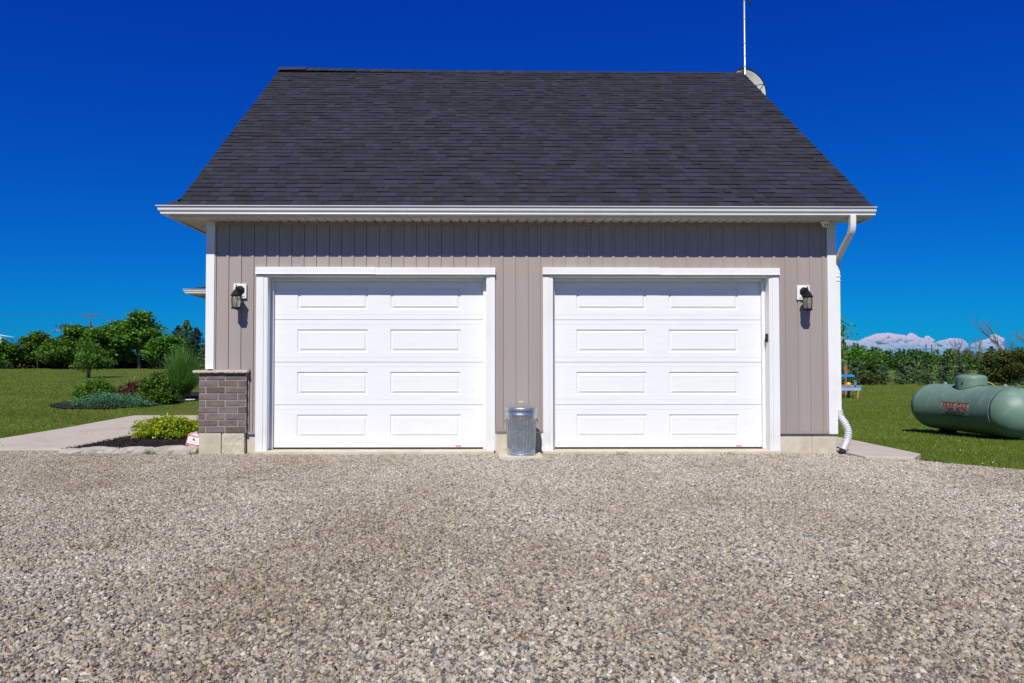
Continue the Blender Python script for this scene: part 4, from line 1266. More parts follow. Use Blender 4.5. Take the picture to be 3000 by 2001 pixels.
# pale label plate following the curve
lw, lh, v0 = .80, .27, .005
nu, nv = 14, 8
pv = [on_tank(-lw/2+lw*i/nu, v0-lh/2+lh*j/nv, .002) for j in range(nv+1) for i in range(nu+1)]
pfc = [(j*(nu+1)+i, j*(nu+1)+i+1, (j+1)*(nu+1)+i+1, (j+1)*(nu+1)+i) for j in range(nv) for i in range(nu)]
LBL = mat('weathered_label_film', (.25,.32,.27), .6, .08, 8)
MB().add(pv, pfc).build('label_plate', LBL, T)
TLN = mat('dark_green_line', (.02,.06,.04), .6)
def strip(u0, u1, va, vb):
    n = 12
    vs = [on_tank(u0+(u1-u0)*i/n, v, .005) for v in (va, vb) for i in range(n+1)]
    return vs, [(i, i+1, i+n+2, i+n+1) for i in range(n)]
ln = MB()
for a in ((-lw/2, lw/2, v0+lh/2-.010, v0+lh/2), (-lw/2, lw/2, v0-lh/2, v0-lh/2+.010), (-lw/2, -lw/2+.016, v0-lh/2, v0+lh/2), (lw/2-.016, lw/2, v0-lh/2, v0+lh/2),
          (-lw/2, -.24, v0-.030, v0-.024), (.24, lw/2, v0-.030, v0-.024)):
    vs, fs = strip(*a); ln.add(vs, fs)
ln.build('label_border', TLN, T)
vs, fs = text_verts('FREE GAS', .172, .0022, .10, .97); tank_print(vs, fs, mat('red_tank_lettering', (.50,.012,.02), .6), 0, v0+.004)
vs, fs = text_verts('COMPANY LIMITED', .045, .0005, 0, 1.0); tank_print(vs, fs, TLN, 0, v0-.042)
vs, fs = text_verts('905-692-3377', .098, .002, .12, .98); tank_print(vs, fs, BLKP, 0, v0-.120)
# scuffs
r2 = random.Random(6); sc_m = MB()
for k in range(46):
    u = r2.uniform(-1.2, .9); v = r2.uniform(-.02,.40) if k < 16 else r2.gauss(-.04,.012)
    a = r2.uniform(-.9,.9) + PI/2; L = r2.uniform(.008,.045) if k < 16 else r2.uniform(.004,.012); w = r2.uniform(.0015,.004)
    if abs(u) < lw/2+.02 and abs(v-v0) < lh/2: continue
    c, s = math.cos(a), math.sin(a)
    sc_m.add([on_tank(u+c*L-s*w, v+s*L+c*w, .0025), on_tank(u+c*L+s*w, v+s*L-c*w, .0025), on_tank(u-c*L+s*w, v-s*L-c*w, .0025), on_tank(u-c*L-s*w, v-s*L+c*w, .0025)], [(0,1,2,3)])
sc_m.build('paint_scuffs', SCR, T)

# ------------------------------------------------------------------ mast and dish behind the roof
MG = mat('galvanised_mast', (.62,.62,.62), .35, .05, 4, metal=.6)
T = thing('antenna_mast', 'tall thin white metal mast rising behind the right end of the roof', 'mast', (7.30, 9.6, 0))
MB().tube([(0,0,-.2),(0,0,15)], .026, 10).build('pole', MG, T)
for z in (9.23,9.53,9.88,10.58,11.1):
    MB().lathe([(.031,-.02),(.034,-.01),(.034,.01),(.031,.02)], (0,0,z+.32), 10).build('coupling', MG, T)
MB().tube([(0,0,12.15),(.30,.0,12.15)], .012, 6).build('bracket', MG, T)
MB().lathe([(.004,-.42),(.03,-.36),(.05,-.22),(.055,-.05),(.03,.03)], (.165,0,11.68), 6).build('vane_tail', mat('dark_green_metal', (.02,.04,.03), .5), T)
T = thing('dish_antenna', 'large shallow round dish antenna peeking over the right roof edge', 'antenna', (7.46, 9.82, 9.02))
T.rotation_euler = (0, 0, 0)
dn_ = Vector((.30, -.95, .12)).normalized()
q = dn_.to_track_quat('Z', 'Y')
DISH = mat('pale_grey_dish', (.50,.49,.45), .7, .06, 6)
m = MB(); R_ = .60; dpth = .13
pr = [(R_*k/8 if k else .003, dpth*(k/8)**2-dpth) for k in range(9)]
m.lathe(pr+[(R_+.012,.0),(R_+.012,-.02)]+[(r, h-.012) for r, h in reversed(pr)], n=48)
m.v = [tuple(q @ Vector(p)) for p in m.v]
m.build('reflector', DISH, T)
m = MB(); m.lathe([(R_-.004,-.002),(R_+.016,-.002),(R_+.018,.016),(R_-.004,.016)], n=48, caps=False); m.v = [tuple(q @ Vector(p)) for p in m.v]; m.build('rim', BLACKM, T)
focus = q @ Vector((0,0,.16))
for a in (20, 110, 200, 290):
    e_ = q @ Vector((R_*math.cos(rad(a)), R_*math.sin(rad(a)), .005))
    MB().tube([e_, focus*.9+e_*.05], .010, 6).build('strut', BLACKM, T)
MB().tube([focus*.7, focus*1.2], .03, 10).build('receiver', BLACKM, T)

# ------------------------------------------------------------------ play equipment
BLUEP = mat('blue_plastic', (.02,.24,.62), .4); PALEB = mat('pale_blue_tub', (.30,.38,.58), .5); YELP = mat('yellow_plastic', (.75,.48,.01), .4)
CYANP = mat('cyan_plastic', (.12,.52,.68), .4); REDP = mat('orange_red_plastic', (.62,.10,.02), .4)
gzp = gzf(19.3, 28)
T = thing('water_play_table', 'blue canopied sand and water play table on the right lawn', 'play table', (19.2, 28, gzp))
MB().box(-.95,.78,-.42,.42,.38,.62).box(-.99,.82,-.46,.46,.60,.645).build('tub', PALEB, T, .02)
for x, y in ((-.7,-.35),(.62,-.35),(-.7,.35),(.50,.35)):
    MB().obox((x,y,.18), (.055,0,0), (0,.05,0), (.02,0,.20)).build('leg', WOODO, T)
MB().box(-.85,.42,-.5,.35,1.10,1.20).box(-.8,.34,-.45,.3,1.20,1.24).build('canopy', BLUEP, T, .02)
for x in (-.6, .36):
    MB().box(x-.04,x+.04,.1,.16,.62,1.10).build('canopy_post', WOODO, T)
MB().tube([(-.02,-.2,1.05),(.12,-.2,.80)], .03, 8).build('chute', mat('pale_pink_plastic', (.62,.38,.30), .5), T)
MB().lathe([(.10,0),(.12,.04),(.11,.14),(.05,.17)], (.18,-.28,.66), 12).build('toy_cup', YELP, T)
MB().lathe([(.09,0),(.10,.05),(.03,.08)], (.03,-.28,.65), 12).build('toy_wheel', REDP, T)
tb = thing('toy_bucket', 'small light blue bucket hanging on the edge of the play table', 'bucket', (19.2+.43, 28-.50, gzp+.70))
MB().lathe([(.055,0),(.060,.01),(.075,.13),(.079,.135),(.079,.145)], n=16).build('pail', CYANP, tb)
MB().tube([(-.075,0,.14)]+bezier((-.07,0,.17),(0,0,.28),(.07,0,.17))+[(.075,0,.14)], .006, 6).build('handle', SIGNW, tb)
gz2 = gzf(22.2, 34)
T = thing('swing_set', 'brown cedar play frame behind the play table, half hidden by the garage', 'swing set', (22.2, 34, gz2))
for x in (-1.4, .27): MB().box(x-.05,x+.05,-.05,.05,0,2.2).build('post', WOODB, T)
MB().box(-.30,-.22,-.9,-.82,0,1.85).build('post', WOODB, T)
MB().box(-1.5,.33,-.05,.05,2.02,2.20).build('beam', WOODB, T)
GRM = mat('green_grey_canvas', (.09,.14,.11), .8)
MB().add([(.31,-.06,2.22),(.31,-.06,1.80),(.20,-.06,1.80),(-.1,-.06,2.02),(-.1,-.06,2.22),(.31,-.052,2.22),(.31,-.052,1.80),(.20,-.052,1.80),(-.1,-.052,2.02),(-.1,-.052,2.22)],
         [(0,1,2,3,4),(9,8,7,6,5),(0,5,6,1),(1,6,7,2),(2,7,8,3),(3,8,9,4),(4,9,5,0)]).build('bracket', GRM, T)
MB().box(-.42,-.14,-.08,-.055,1.75,2.05).build('panel', GRM, T)

# ------------------------------------------------------------------ trees
def crown_env(layers, lump=.25, shell=.45, seed=0):
    """layers: list of ellipsoids (x, y, z, rx, rz)"""
    def f(rng, n):
        out = []
        vol = np.array([l_[3]**2*l_[4] for l_ in layers])**.75; pr = vol/vol.sum()
        ks = rng.choice(len(layers), n, p=pr)
        v = rng.normal(size=(n,3)); v /= np.linalg.norm(v,axis=1)[:,None]
        r = rng.uniform(shell**2,1,n)**.5
        L = np.array(layers)[ks]
        return np.stack([L[:,0]+v[:,0]*L[:,3]*r, L[:,1]+v[:,1]*L[:,3]*r, L[:,2]+v[:,2]*L[:,4]*r],1)
    return f
def rand_layers(rng, h, w, z0, n, seed):
    """irregular lobes filling an egg-shaped crown of height h, width w, starting at z0"""
    rr = random.Random(seed); L = []
    for k in range(n):
        u = (k+.5)/n; z = z0+(h-z0)*(.12+.80*u)
        env = w/2*(math.sin(PI*min(1,(u*.85+.14)))**.7)
        a = rr.uniform(0,2*PI); d = env*rr.uniform(.25,.95)
        r = env*rr.uniform(.24,.50)+.05
        L.append((d*math.cos(a), d*math.sin(a), z, r, r*rr.uniform(.6,.9)))
    L.append((0,0,z0+(h-z0)*.5,w*.26,(h-z0)*.36))
    return L
def trunk_mesh(h, r, limbs, seed, m, splay=.6):
    rr = random.Random(seed); mb = MB()
    top = h*.8; pts = [(0,0,-.3)]
    x = y = 0
    for k in range(1, 6):
        x += rr.uniform(-.05,.05)*h*.3; y += rr.uniform(-.05,.05)*h*.3
        pts.append((x, y, top*k/5))
    mb.tube(pts, [r*1.15]+[r*(1-.17*k) for k in range(1,6)], 8)
    for k in range(limbs):
        u = rr.uniform(.30,.85); i = min(4, int(u*5)); p = Vector(pts[i]).lerp(Vector(pts[i+1]), u*5-i)
        a = rr.uniform(0,2*PI); L = h*rr.uniform(.2,.36)
        e = p+Vector((math.cos(a)*L*splay, math.sin(a)*L*splay, L*.75)); mid = p.lerp(e,.5)+Vector((0,0,-.04*L))
        mb.tube([p, mid, e], [r*.4, r*.28, r*.1], 5)
    return mb.mesh('trunk', m)
def make_tree(name, cat, h, w, z0, m, seed, lobes=11, n_cl=210, per=30, leaf=.13, r=.10, limbs=9, bark=BARK, cr=.26, up=.4, aspect=.6):
    rng_ = np.random.RandomState(seed)
    L = rand_layers(rng_, h, w, z0, lobes, seed)
    c = foliage_mesh('crown', m, crown_env(L, seed=seed), n_cl, per, (cr,cr,cr*.6), leaf, seed, up, aspect)
    t = trunk_mesh(h, r, limbs, seed, bark)
    return c, t
def place_tree(name, label, cat, x, y, meshes, s=1.0, rz=0.0, group=None, sx=1.0):
    t = thing(name, label, cat, (x, y, gzf(x,y)-.05), rz, group)
    t.scale = (s*sx, s*sx, s)
    obj('crown', meshes[0], t); obj('trunk', meshes[1], t)
    return t
def pine_meshes(h, w, seed, m, n_whorl=16, leaf=.10, per=26, z0=.25, droop=.25, ragged=.35):
    """whorled branches carrying upswept needle tufts"""
    rng = np.random.RandomState(seed); C = []; T = []; mb = MB()
    mb.tube([(0,0,-.3),(0,0,h*.5),(0,0,h*.97)], [h*.022,h*.014,h*.003], 7)
    for k in range(n_whorl):
        u = k/(n_whorl-1); z = z0+(h-z0)*u
        R = w/2*((1-u)**.75)*rng.uniform(1-ragged,1)+.03
        nb = rng.randint(6,9)
        for j in range(nb):
            a = rng.uniform(0,2*PI); Rb = R*rng.uniform(.7,1.12)
            st = np.array([0,0,z]); en = np.array([Rb*math.cos(a), Rb*math.sin(a), z+Rb*(.30-droop*(1-u))])
            mb.tube([st, (st+en)/2, en], [.018,.012,.005], 4, caps=False)
            nn = max(2, int(Rb/.22))
            tt = rng.normal(0,.13)
            for q_ in range(nn):
                f_ = (q_+1)/nn; c = st+(en-st)*f_
                n_ = int(per*(.5+.5*f_))
                C.append(c+rng.normal(size=(n_,3))*np.array([.075,.075,.06])*(.6+.45*Rb)); T.append(np.full(n_, .38+tt+.14*f_))
    C = np.concatenate(C); T = np.clip(np.concatenate(T)+rng.normal(0,.15,len(C)),0,1)
    crown = fast_mesh('crown', cards(C, np.full(len(C), leaf), rng, .25, .28), 4, m, T)
    return crown, mb.mesh('trunk', BARK)

LG = 'trees along the back of the left lawn'
d65 = lambda px_x: px_x
# (x at y=65, top z, width, kind, name, label)
big = make_tree('t','tree',6.2,4.4,1.5,F_ASH,21,lobes=13,n_cl=330,per=30,leaf=.13,r=.16)
mid1 = make_tree('t','tree',4.9,3.6,.7,F_MAPLE,22,lobes=11,n_cl=290,per=30,leaf=.12,r=.12)
mid2 = make_tree('t','tree',4.5,3.9,.6,F_ASH,23,lobes=12,n_cl=290,per=30,leaf=.13,r=.11)
low1 = make_tree('t','tree',3.2,3.2,.3,F_MAPLE,24,lobes=10,n_cl=230,per=28,leaf=.12,r=.09)
fl1 = make_tree('t','tree',3.8,2.7,.7,F_MAPLE,25,lobes=9,n_cl=190,per=28,leaf=.13,r=.09)
pin1 = pine_meshes(4.8,3.3,31,F_SPRUCE,25,.11,15)
pin2 = pine_meshes(4.5,3.0,32,F_PINE,24,.11,15)
place_tree('broadleaf_tree','low spreading green tree at the far left edge of the lawn','tree',-49.3,65,low1,1.0,.3,LG,1.2)
place_tree('broadleaf_tree','lopsided broadleaf tree with a tall ragged crown above the small red-roofed shed','tree',-46.9,66,fl1,1.12,1.1,LG,1.25)
place_tree('spruce_tree','dark pointed conifer between the shed and the utility pole','tree',-44.3,66.5,pin1,.83,.4,LG,1.05)
place_tree('broadleaf_tree','dense green tree with a rounded top just left of the utility pole','tree',-41.9,65.5,mid1,1.06,2.2,LG,1.2)
place_tree('broadleaf_tree','low bushy green tree behind the lone lawn tree','tree',-43.0,64.2,low1,1.05,2.0,LG,1.3)
place_tree('broadleaf_tree','full green tree with pale forked trunk left of the tallest tree','tree',-38.5,65,mid2,1.16,.8,LG,1.2)
place_tree('broadleaf_tree','tallest broadleaf tree with straight pale trunk in the left tree line','tree',-35.75,65,big,1.03,.2,LG,1.22)
place_tree('broadleaf_tree','short bright green tree right of the tallest tree','tree',-33.0,63.8,mid2,.92,2.6,LG,1.25)
place_tree('pine_tree','spiky blue-green pine right of the tallest tree','tree',-31.7,67,pin2,1.14,0,LG,1.25)
place_tree('pine_tree','wide dark pine rising behind the ornamental grass','tree',-30.3,66,pin1,.90,1.3,LG,1.3)
place_tree('pine_tree','shorter pine nearest the garage corner','tree',-28.6,65.5,pin2,.88,2.3,LG,1.3)
place_tree('spruce_tree','dark conifer behind the full green tree, right of the pole','tree',-39.6,70,pin1,1.02,2.9,LG,1.3)
place_tree('spruce_tree','dark conifer filling the gap behind the tallest tree','tree',-33.9,70,pin1,.98,2.0,LG,1.3)
# low growth beneath the trees
rng = np.random.RandomState(77); N = 15000
ux = rng.uniform(-54,-24,N); uy = rng.uniform(66,71,N); uh = 1.5+.6*np.sin(ux*.7)+.4*np.sin(ux*1.9+1)
uz = gz(ux,uy)+rng.uniform(0,1,N)*uh
shed = (ux > -54.8) & (ux < -45) & (uy < 67)
keep = ~shed
V = cards(np.stack([ux,uy,uz],1)[keep], np.full(keep.sum(), .16), rng, .3, .6)
tag(obj('undergrowth', fast_mesh('undergrowth', V, 4, F_SPRUCE, rng.uniform(0,.9,keep.sum()))), 'dark tangled undergrowth below the left tree line', 'undergrowth', kind='stuff')
# lone young lawn tree
yl = make_tree('t','tree',2.45,2.6,.35,F_MAPLE,27,lobes=12,n_cl=230,per=24,leaf=.065,r=.04,limbs=12,bark=BIRCH,cr=.15)
t = thing('birch_tree','small lone multi-stemmed tree standing on the left lawn','tree',(-24.85,35.4,gzf(-24.85,35.4)-.03))
obj('crown', yl[0], t)
mb = MB()
for a in (0,2.1,4.2): mb.tube([(.06*math.cos(a),.06*math.sin(a),-.1),(.12*math.cos(a),.12*math.sin(a),.8),(.45*math.cos(a),.45*math.sin(a),1.9)],[.05,.035,.01],6)
mb.build('trunk', BIRCH, t)

# barn-like shed seen through the trees
T = thing('garden_shed','small shed with a dark red sloping roof glimpsed through the left trees','shed',(-53.6,75,gzf(-53.6,75)))
MB().box(-.85,.75,0,1.4,-.3,.78).build('wall', mat('pale_timber', (.42,.30,.17), .8, .2, 3), T)
MB().add([(-1.0,-.15,.75),(.8,-.15,.95),(.55,1.5,1.75),(-.3,1.5,1.55),(-1.0,-.15,.70),(.8,-.15,.90),(.55,1.5,1.70),(-.3,1.5,1.50)],[(0,1,2,3),(7,6,5,4),(0,4,5,1),(1,5,6,2),(2,6,7,3),(3,7,4,0)]).build('roof', mat('dark_red_roof', (.16,.045,.035), .7, .15), T)
T = thing('farm_building','distant white farm building behind the trees at the far left','building',(-215,290,gzf(-215,290)))
MB().box(-6,16,0,8,-2,4.2).build('wall', WHITE, T)
MB().add([(-7,-1,4.2),(17,-1,4.2),(17,4,6.4),(-7,4,6.4),(-7,9,4.2),(17,9,4.2)],[(0,1,2,3),(3,2,5,4),(0,3,4),(1,5,2)]).build('roof', mat('pale_metal_roof', (.5,.5,.52), .5), T)

POLEM = mat('weathered_pole_wood', (.085,.085,.075), .9, .2)
# utility pole with wires
T = thing('utility_pole','wooden utility pole with crossarm and wires above the left trees','utility pole',(-81.8,140,gzf(-81.8,140)-1))
zt = 12.1-(gzf(-81.8,140)-1)
MB().tube([(0,0,0),(0,0,zt)], [.22,.15], 8).build('pole', POLEM, T)
MB().box(-1.7,1.7,-.08,.08,zt-.75,zt-.55).build('crossarm', POLEM, T)
for x in (-1.6,-.9,.9,1.6): MB().lathe([(.06,0),(.08,.1),(.05,.28)], (x,0,zt-.55), 8).build('insulator', GREYP, T)
WIRE = mat('dark_wire', (.05,.06,.08), .6)
def wire(a, b_, sag, r=.022):
    a, b_ = Vector(a), Vector(b_); P = [a.lerp(b_, t_/14)-Vector((0,0,sag*4*(t_/14)*(1-t_/14))) for t_ in range(15)]
    return MB().tube(P, r, 4)
w = MB()
for a, b2, s in (((-1.6,0,zt-.25),(-40,-2,zt+.35),.5), ((-.9,0,zt-.25),(-40,-2,zt+.0),.5), ((1.6,0,zt-.25),(14,-6,zt-2.3),.3), ((.9,0,zt-.25),(14,-6,zt-3.0),.3), ((0,0,zt-3.3),(-40,-2,zt-3.5),.2), ((0,0,zt-3.3),(46,-10,zt-4.2),.6), ((0,0,zt-2.6),(46,-10,zt-3.4),.6)):
    mm = wire(a, b2, s); w.add(mm.v, mm.f)
w.build('wire', WIRE, T)
# wind turbine
T = thing('wind_turbine','white wind turbine on the horizon at the far left edge','wind turbine',(-1275,1900,0))
TW = mat('white_turbine', (.72,.74,.78), .5)
MB().tube([(0,0,-5),(0,0,78)], [2.6,1.6], 12).build('tower', TW, T)
MB().tube([(0,-4,79.5),(0,4,79.5)], [1.1,1.4], 10).build('nacelle', TW, T)
for a in (-8, 112, 232):
    d_ = Vector((math.cos(rad(a)), 0, math.sin(rad(a)))); n2 = Vector((-d_.z,0,d_.x))
    c0 = Vector((0,-5,79.5)); m = MB()
    v = [c0+d_*1-n2*.5, c0+d_*8-n2*1.2, c0+d_*38-n2*.15, c0+d_*38+n2*.15, c0+d_*8+n2*.7, c0+d_*1+n2*.7]
    m.add(v+[p+Vector((0,.6,0)) for p in v], [(0,1,2,3,4,5),(11,10,9,8,7,6)]+[(i,(i+1)%6,(i+1)%6+6,i+6) for i in range(6)]); m.build('blade', TW, T)

# ------------------------------------------------------------------ right side trees
RG = 'young pines along the back of the right lawn'
pv_ = [pine_meshes(3.4,2.9,41+k,F_PINE,13,.12,18,.15,.1,.35) for k in range(4)]
rr = random.Random(9)
desc = ['pale tufted','dense dark','wide bushy','slim pointed','shaggy','rounded','ragged','blue-green']
xr = [39.6,41.8,44.2,46.4,48.7,50.9,53.4,55.4,57.2,60.6,63.2,65.4]
place_names = ['at the left end of the row by the garage corner','just right of the play table','second right of the play table','well left of the tank','in the middle of the gap between garage and tank','above the left end of the tank','directly behind the tank valve dome','just right of the valve dome','below the left dead tree','behind the olive broadleaf trees','near the right edge of the photo','at the right end of the row']
for i, x in enumerate(xr):
    y = 72+rr.uniform(-1.2,1.2)
    place_tree('pine_tree', '%s young pine %s' % (desc[i % 8], place_names[i]), 'tree', x, y, pv_[i % 4], rr.uniform(.74,1.12), rr.uniform(0,6), RG)
xr2 = [42.5,46.0,49.3,52.7,56.3,59.5,63.0,66.5,69.9]
wh = ['behind the play table','behind the gap right of the play table','above the pylon side of the lawn','behind the left end of the tank','behind the valve dome','left of the leftmost dead tree','under the small dead tree','under the tall dead tree','at the right edge']
for i, x in enumerate(xr2):
    place_tree('pine_tree', '%s taller pine of the second row %s' % (desc[(i*3+1) % 8], wh[i]), 'tree', x, 78+rr.uniform(-1.5,1.5), pv_[(i+2) % 4], rr.uniform(.98,1.34), rr.uniform(0,6), 'taller pines of the second row on the right')
ol1 = make_tree('t','tree',4.5,3.8,.4,F_OLIVE,51,lobes=12,n_cl=300,per=26,leaf=.11,r=.08)
ol2 = make_tree('t','tree',4.2,4.0,.3,F_OLIVE,52,lobes=12,n_cl=300,per=26,leaf=.11,r=.08)
place_tree('olive_broadleaf_tree','olive green tree with pale trunk at the right, behind the tank','tree',60.4,70,ol1,1.05,0,'olive green trees at the right')
place_tree('olive_broadleaf_tree','wider olive green tree left of its taller neighbour','tree',57.7,71,ol2,.92,1,'olive green trees at the right')
place_tree('olive_broadleaf_tree','olive green tree cut by the right edge of the photo','tree',64.3,71.5,ol2,1.0,3,'olive green trees at the right')
grn = make_tree('t','tree',4.8,3.6,.3,F_MAPLE,53,lobes=11,n_cl=260,per=26,leaf=.12,r=.09)
place_tree('broadleaf_tree','rounded mid green tree behind the pines at the garage corner','tree',42.3,80,grn,1.12,0)
place_tree('broadleaf_tree','low pale green bush tree behind the third pine','tree',47.2,79,grn,1.02,2)
shr = make_tree('t','tree',1.5,2.2,.05,F_OLIVE,54,lobes=8,n_cl=120,per=24,leaf=.09,r=.03,cr=.18)
place_tree('broadleaf_bush','brownish bush at the foot of the pines right of the play table','bush',43.2,69.6,shr,1.0,0)

# partly hidden tree whose branches show at the garage corner
nt_ = make_tree('t','tree',4.3,3.3,1.2,F_ASH,55,lobes=10,n_cl=170,per=20,leaf=.075,r=.07,cr=.2)
place_tree('young_ash_tree','leafy tree mostly hidden behind the right corner of the garage','tree',19.45,30,nt_,1.18,.5)

# dead trees
def dead_tree(h, seed, spread=.5):
    rr = random.Random(seed); mb = MB()
    def grow(p, d, L, r, depth):
        q_ = p+d*L; mid = p.lerp(q_,.5)+Vector((rr.uniform(-1,1),rr.uniform(-1,1),0))*L*.07
        mb.tube([p, mid, q_], [r, r*.82, r*.62], 5 if depth > 1 else 4, caps=False)
        if depth == 0: return
        for k in range(rr.choice((2,3,3)) if depth < 5 else 3):
            nd = (d+Vector((rr.uniform(-1,1),rr.uniform(-1,1),rr.uniform(-.15,.6)))*spread*1.25).normalized()
            grow(q_ if k < 2 else mid, nd, L*rr.uniform(.6,.85), r*.58, depth-1)
    grow(Vector((0,0,-.3)), Vector((0,0,1)), h*.38, h*.021, 5)
    return mb.mesh('trunk', DEADB)
for x, y, h, sd, sp, lab in ((70.2,90,6.2,3,.38,'broad bare dead tree in front of the small cloud'),
                         (73.9,90,8.0,8,.42,'tallest bare dead tree near the right edge, dark forked limbs'),
                         (77.9,91,7.6,5,.75,'bare dead tree cut by the right edge of the photo'),
                         (67.7,92,5.9,6,.45,'smallest bare dead tree, left of the others')):
    t = thing('dead_tree', lab, 'dead tree', (x,y,gzf(x,y)), 0, 'bare dead trees at the right')
    obj('trunk', dead_tree(h, sd, sp), t)

# far wood on both sides
rng = np.random.RandomState(99)
def far_wood(x0, x1, y, h, n_tr, per, leaf, m, name, label, zb=-4):
    cx = rng.uniform(x0,x1,n_tr); cy = y+rng.uniform(-10,14,n_tr); ch = h*(rng.uniform(.55,1.0,n_tr)+.16*np.sin(cx*.045+1)+.10*np.sin(cx*.13))
    C = np.repeat(np.stack([cx,cy,ch],1), per, 0); n_ = len(C)
    u = rng.uniform(.15,1,n_); wd = 2.6*(1-(u*.9)**2)**.5*rng.uniform(.5,1,n_); a = rng.uniform(0,2*PI,n_)
    P = np.stack([C[:,0]+wd*np.cos(a), C[:,1]+wd*np.sin(a), zb+(C[:,2]-zb)*u],1)
    tn = np.clip(np.repeat(rng.uniform(.15,.7,n_tr),per)+rng.normal(0,.12,n_),0,1)
    tag(obj(name, fast_mesh(name, cards(P, np.full(n_,leaf), rng, .4, .6), 4, m, tn)), label, 'wood', kind='stuff')
far_wood(120, 330, 300, 8.6, 420, 120, .62, F_MAPLE, 'far_wood', 'distant wooded ridge behind the right lawn')
far_wood(-420, -140, 330, 4.6, 260, 90, .8, F_MAPLE, 'far_wood', 'low distant woods behind the left trees', -1)
mb = MB().box(-40,290,0,22,-10,2.2); 
o = mb.build('hill', mat('dark_forest_floor', (.018,.032,.012), .95, .4, .3)); o.location = (60,312,0); tag(o, kind='structure')
T = thing('transmission_pylon','tiny twin-pole power pylon on the ridge below the cloud','pylon',(257,400,2))
for x in (-1.6,1.6): MB().box(x-.18,x+.18,-.2,.2,0,10.8).build('pole', WIRE, T)
MB().box(-3.2,3.2,-.15,.15,8.2,8.5).build('crossarm', WIRE, T)
mm = wire((52,84,3.55),(70,92,3.75),.15,.03); o = mm.build('power_line', mat('pale_wire', (.5,.52,.52), .6)); tag(o, 'pale sagging power line in front of the right ridge', 'cable')

# ------------------------------------------------------------------ clouds
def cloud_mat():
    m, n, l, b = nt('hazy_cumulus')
    b.inputs['Base Color'].default_value = (.47,.38,.44,1); b.inputs['Roughness'].default_value = 1  # distance haze painted in as a dull mauve base colour
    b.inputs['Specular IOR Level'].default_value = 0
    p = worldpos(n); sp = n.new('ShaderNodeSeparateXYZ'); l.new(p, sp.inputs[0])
    mr = n.new('ShaderNodeMapRange'); mr.inputs[1].default_value = 80; mr.inputs[2].default_value = 270; mr.inputs[3].default_value = .80; mr.inputs[4].default_value = .16  # more transparent towards the base, standing in for haze
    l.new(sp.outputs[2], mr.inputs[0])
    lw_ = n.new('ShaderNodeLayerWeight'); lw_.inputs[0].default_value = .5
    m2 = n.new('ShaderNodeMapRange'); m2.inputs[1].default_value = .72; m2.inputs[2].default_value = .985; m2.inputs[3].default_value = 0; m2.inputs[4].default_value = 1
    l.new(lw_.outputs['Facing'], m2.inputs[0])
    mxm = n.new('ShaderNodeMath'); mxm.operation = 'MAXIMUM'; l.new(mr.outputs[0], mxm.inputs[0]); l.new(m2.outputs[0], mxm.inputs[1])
    t = noise(n, l, .02, 6, .65, vec=p); bump(n, l, b, t.outputs['Fac'], .25, 20)
    tr = n.new('ShaderNodeBsdfTransparent'); mx = n.new('ShaderNodeMixShader')
    l.new(mxm.outputs[0], mx.inputs[0]); l.new(b.outputs[0], mx.inputs[1]); l.new(tr.outputs[0], mx.inputs[2])
    l.new(mx.outputs[0], n['Material Output'].inputs[0])
    return m
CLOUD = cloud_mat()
from mathutils import noise as mn
def cloud(profile, seed, label, y=6000, n=90, rmax=34, zb=30):
    """billowing cloud front: cauliflower outline, relief that bulges towards the viewer and rounds over at the top"""
    rr = random.Random(seed)
    xs_ = [p[0] for p in profile]; zs_ = [p[1] for p in profile]
    circ = []
    for k in range(n):                                   # small puffs along the crest
        r = rr.uniform(rmax*.22, rmax); x = rr.uniform(xs_[0]+r*.7, xs_[-1]-r*.7)
        circ.append((x, float(np.interp(x, xs_, zs_))-r*rr.uniform(.80,1.15), r, rr.uniform(0,10)))
    for k in range(n*3):                                 # puffs over the whole face
        r = rr.uniform(rmax*.35, rmax*1.25); x = rr.uniform(xs_[0]+r, xs_[-1]-r); zt_ = float(np.interp(x, xs_, zs_))
        circ.append((x, rr.uniform(zb, zt_-r*1.05), r, (zt_-zb)*.0+rr.uniform(0,28)))
    X = np.arange(xs_[0], xs_[-1]+1, 4.0); ZT = np.full(len(X), 0.0)
    for cx_, cz_, r, dd_ in circ[:n]:
        dx = X-cx_; m_ = np.abs(dx) < r
        ZT[m_] = np.maximum(ZT[m_], cz_+np.sqrt(r*r-dx[m_]**2))
    ZT = np.maximum(ZT, np.interp(X, xs_, zs_)-rmax*.5)
    U = np.linspace(0, 1, 60); nx = len(X)
    XX = np.tile(X, (len(U),1)); ZZ = zb+(ZT[None,:]-zb)*(1-(1-U[:,None])**1.5)
    DD = np.full(XX.shape, 0.0)
    for cx_, cz_, r, dd_ in circ:
        q2 = r*r-(XX-cx_)**2-(ZZ-cz_)**2
        m_ = q2 > 0
        DD[m_] = np.maximum(DD[m_], dd_+.75*np.sqrt(q2[m_]))
    for _ in range(1):
        P_ = np.pad(DD, 1, mode='edge'); DD = (P_[1:-1,1:-1]*2+P_[:-2,1:-1]+P_[2:,1:-1]+P_[1:-1,:-2]+P_[1:-1,2:])/6
    back = (ZZ-zb)*.35
    vs = np.stack([XX.ravel(), (y-DD+back).ravel(), ZZ.ravel()],1).tolist()
    fs = [(j*nx+i, j*nx+i+1, (j+1)*nx+i+1, (j+1)*nx+i) for j in range(len(U)-1) for i in range(nx-1)]
    me = bpy.data.meshes.new('cloud'); me.from_pydata(vs, [], fs); me.update()
    me.materials.append(CLOUD); me.polygons.foreach_set('use_smooth', [True]*len(me.polygons))
    o = obj('cloud', me); tag(o, label, 'cloud', 'clouds low over the horizon')
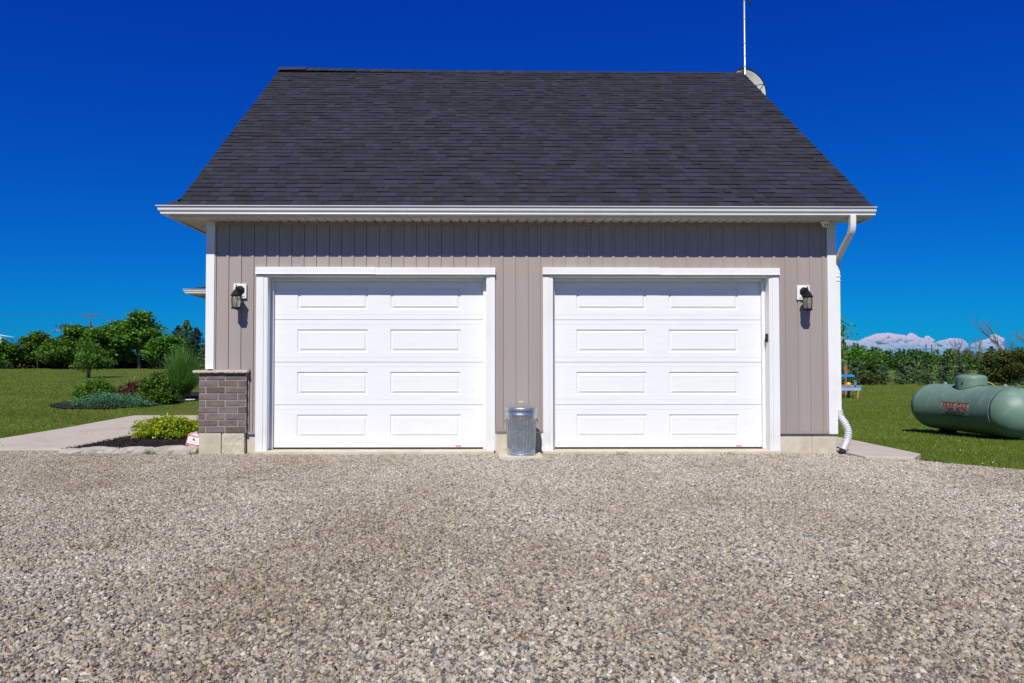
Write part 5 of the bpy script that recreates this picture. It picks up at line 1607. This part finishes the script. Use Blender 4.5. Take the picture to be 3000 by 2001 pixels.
cloud([(2850,200),(2960,225),(3060,240),(3130,205),(3190,200),(3280,235),(3360,262),(3460,272),(3560,258),(3620,248),(3665,272),(3720,232),(3760,225),(3800,252),(3850,205)], 1, 'large lumpy pinkish cumulus cloud over the right ridge', n=210, rmax=25)
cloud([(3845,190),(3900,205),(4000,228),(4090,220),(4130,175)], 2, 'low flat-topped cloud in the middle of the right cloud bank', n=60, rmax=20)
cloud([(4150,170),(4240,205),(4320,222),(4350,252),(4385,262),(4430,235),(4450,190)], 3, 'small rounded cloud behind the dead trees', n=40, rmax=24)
def wisp(x, z, rx, rz, seed, label):
    import bmesh
    bm = bmesh.new()
    rr = random.Random(seed)
    for k in range(7):
        r = rr.uniform(.45,.8)
        bmesh.ops.create_icosphere(bm, subdivisions=3, radius=1.0, matrix=Matrix.Translation((rr.uniform(-.6,.6)*rx, 0, rr.uniform(-.25,.3)*rz)) @ Matrix.Diagonal((rx*r*.7, rx*.5, rz*r, 1)))
    me = bpy.data.meshes.new('cloud'); bm.to_mesh(me); bm.free()
    me.materials.append(WISPM); me.polygons.foreach_set('use_smooth', [True]*len(me.polygons))
    tag(obj('cloud', me, loc=(x, 6000, z)), label, 'cloud', 'clouds low over the horizon')
WISPM, n, l, b = nt('thin_cloud_wisp')
b.inputs['Base Color'].default_value = (.43,.36,.46,1); b.inputs['Roughness'].default_value = 1; b.inputs['Specular IOR Level'].default_value = 0
lw_ = n.new('ShaderNodeLayerWeight'); lw_.inputs[0].default_value = .35
tr = n.new('ShaderNodeBsdfTransparent'); mx = n.new('ShaderNodeMixShader')
mr = n.new('ShaderNodeMapRange'); mr.inputs[1].default_value = 0; mr.inputs[2].default_value = .7; mr.inputs[3].default_value = .86; mr.inputs[4].default_value = 1
l.new(lw_.outputs['Facing'], mr.inputs[0]); l.new(mr.outputs[0], mx.inputs[0]); l.new(b.outputs[0], mx.inputs[1]); l.new(tr.outputs[0], mx.inputs[2]); l.new(mx.outputs[0], n['Material Output'].inputs[0])
wisp(-3560, 285, 36, 13, 4, 'tiny faint cloud wisp above the left trees')
wisp(-3440, 286, 32, 12, 5, 'second tiny cloud wisp beside the utility pole')
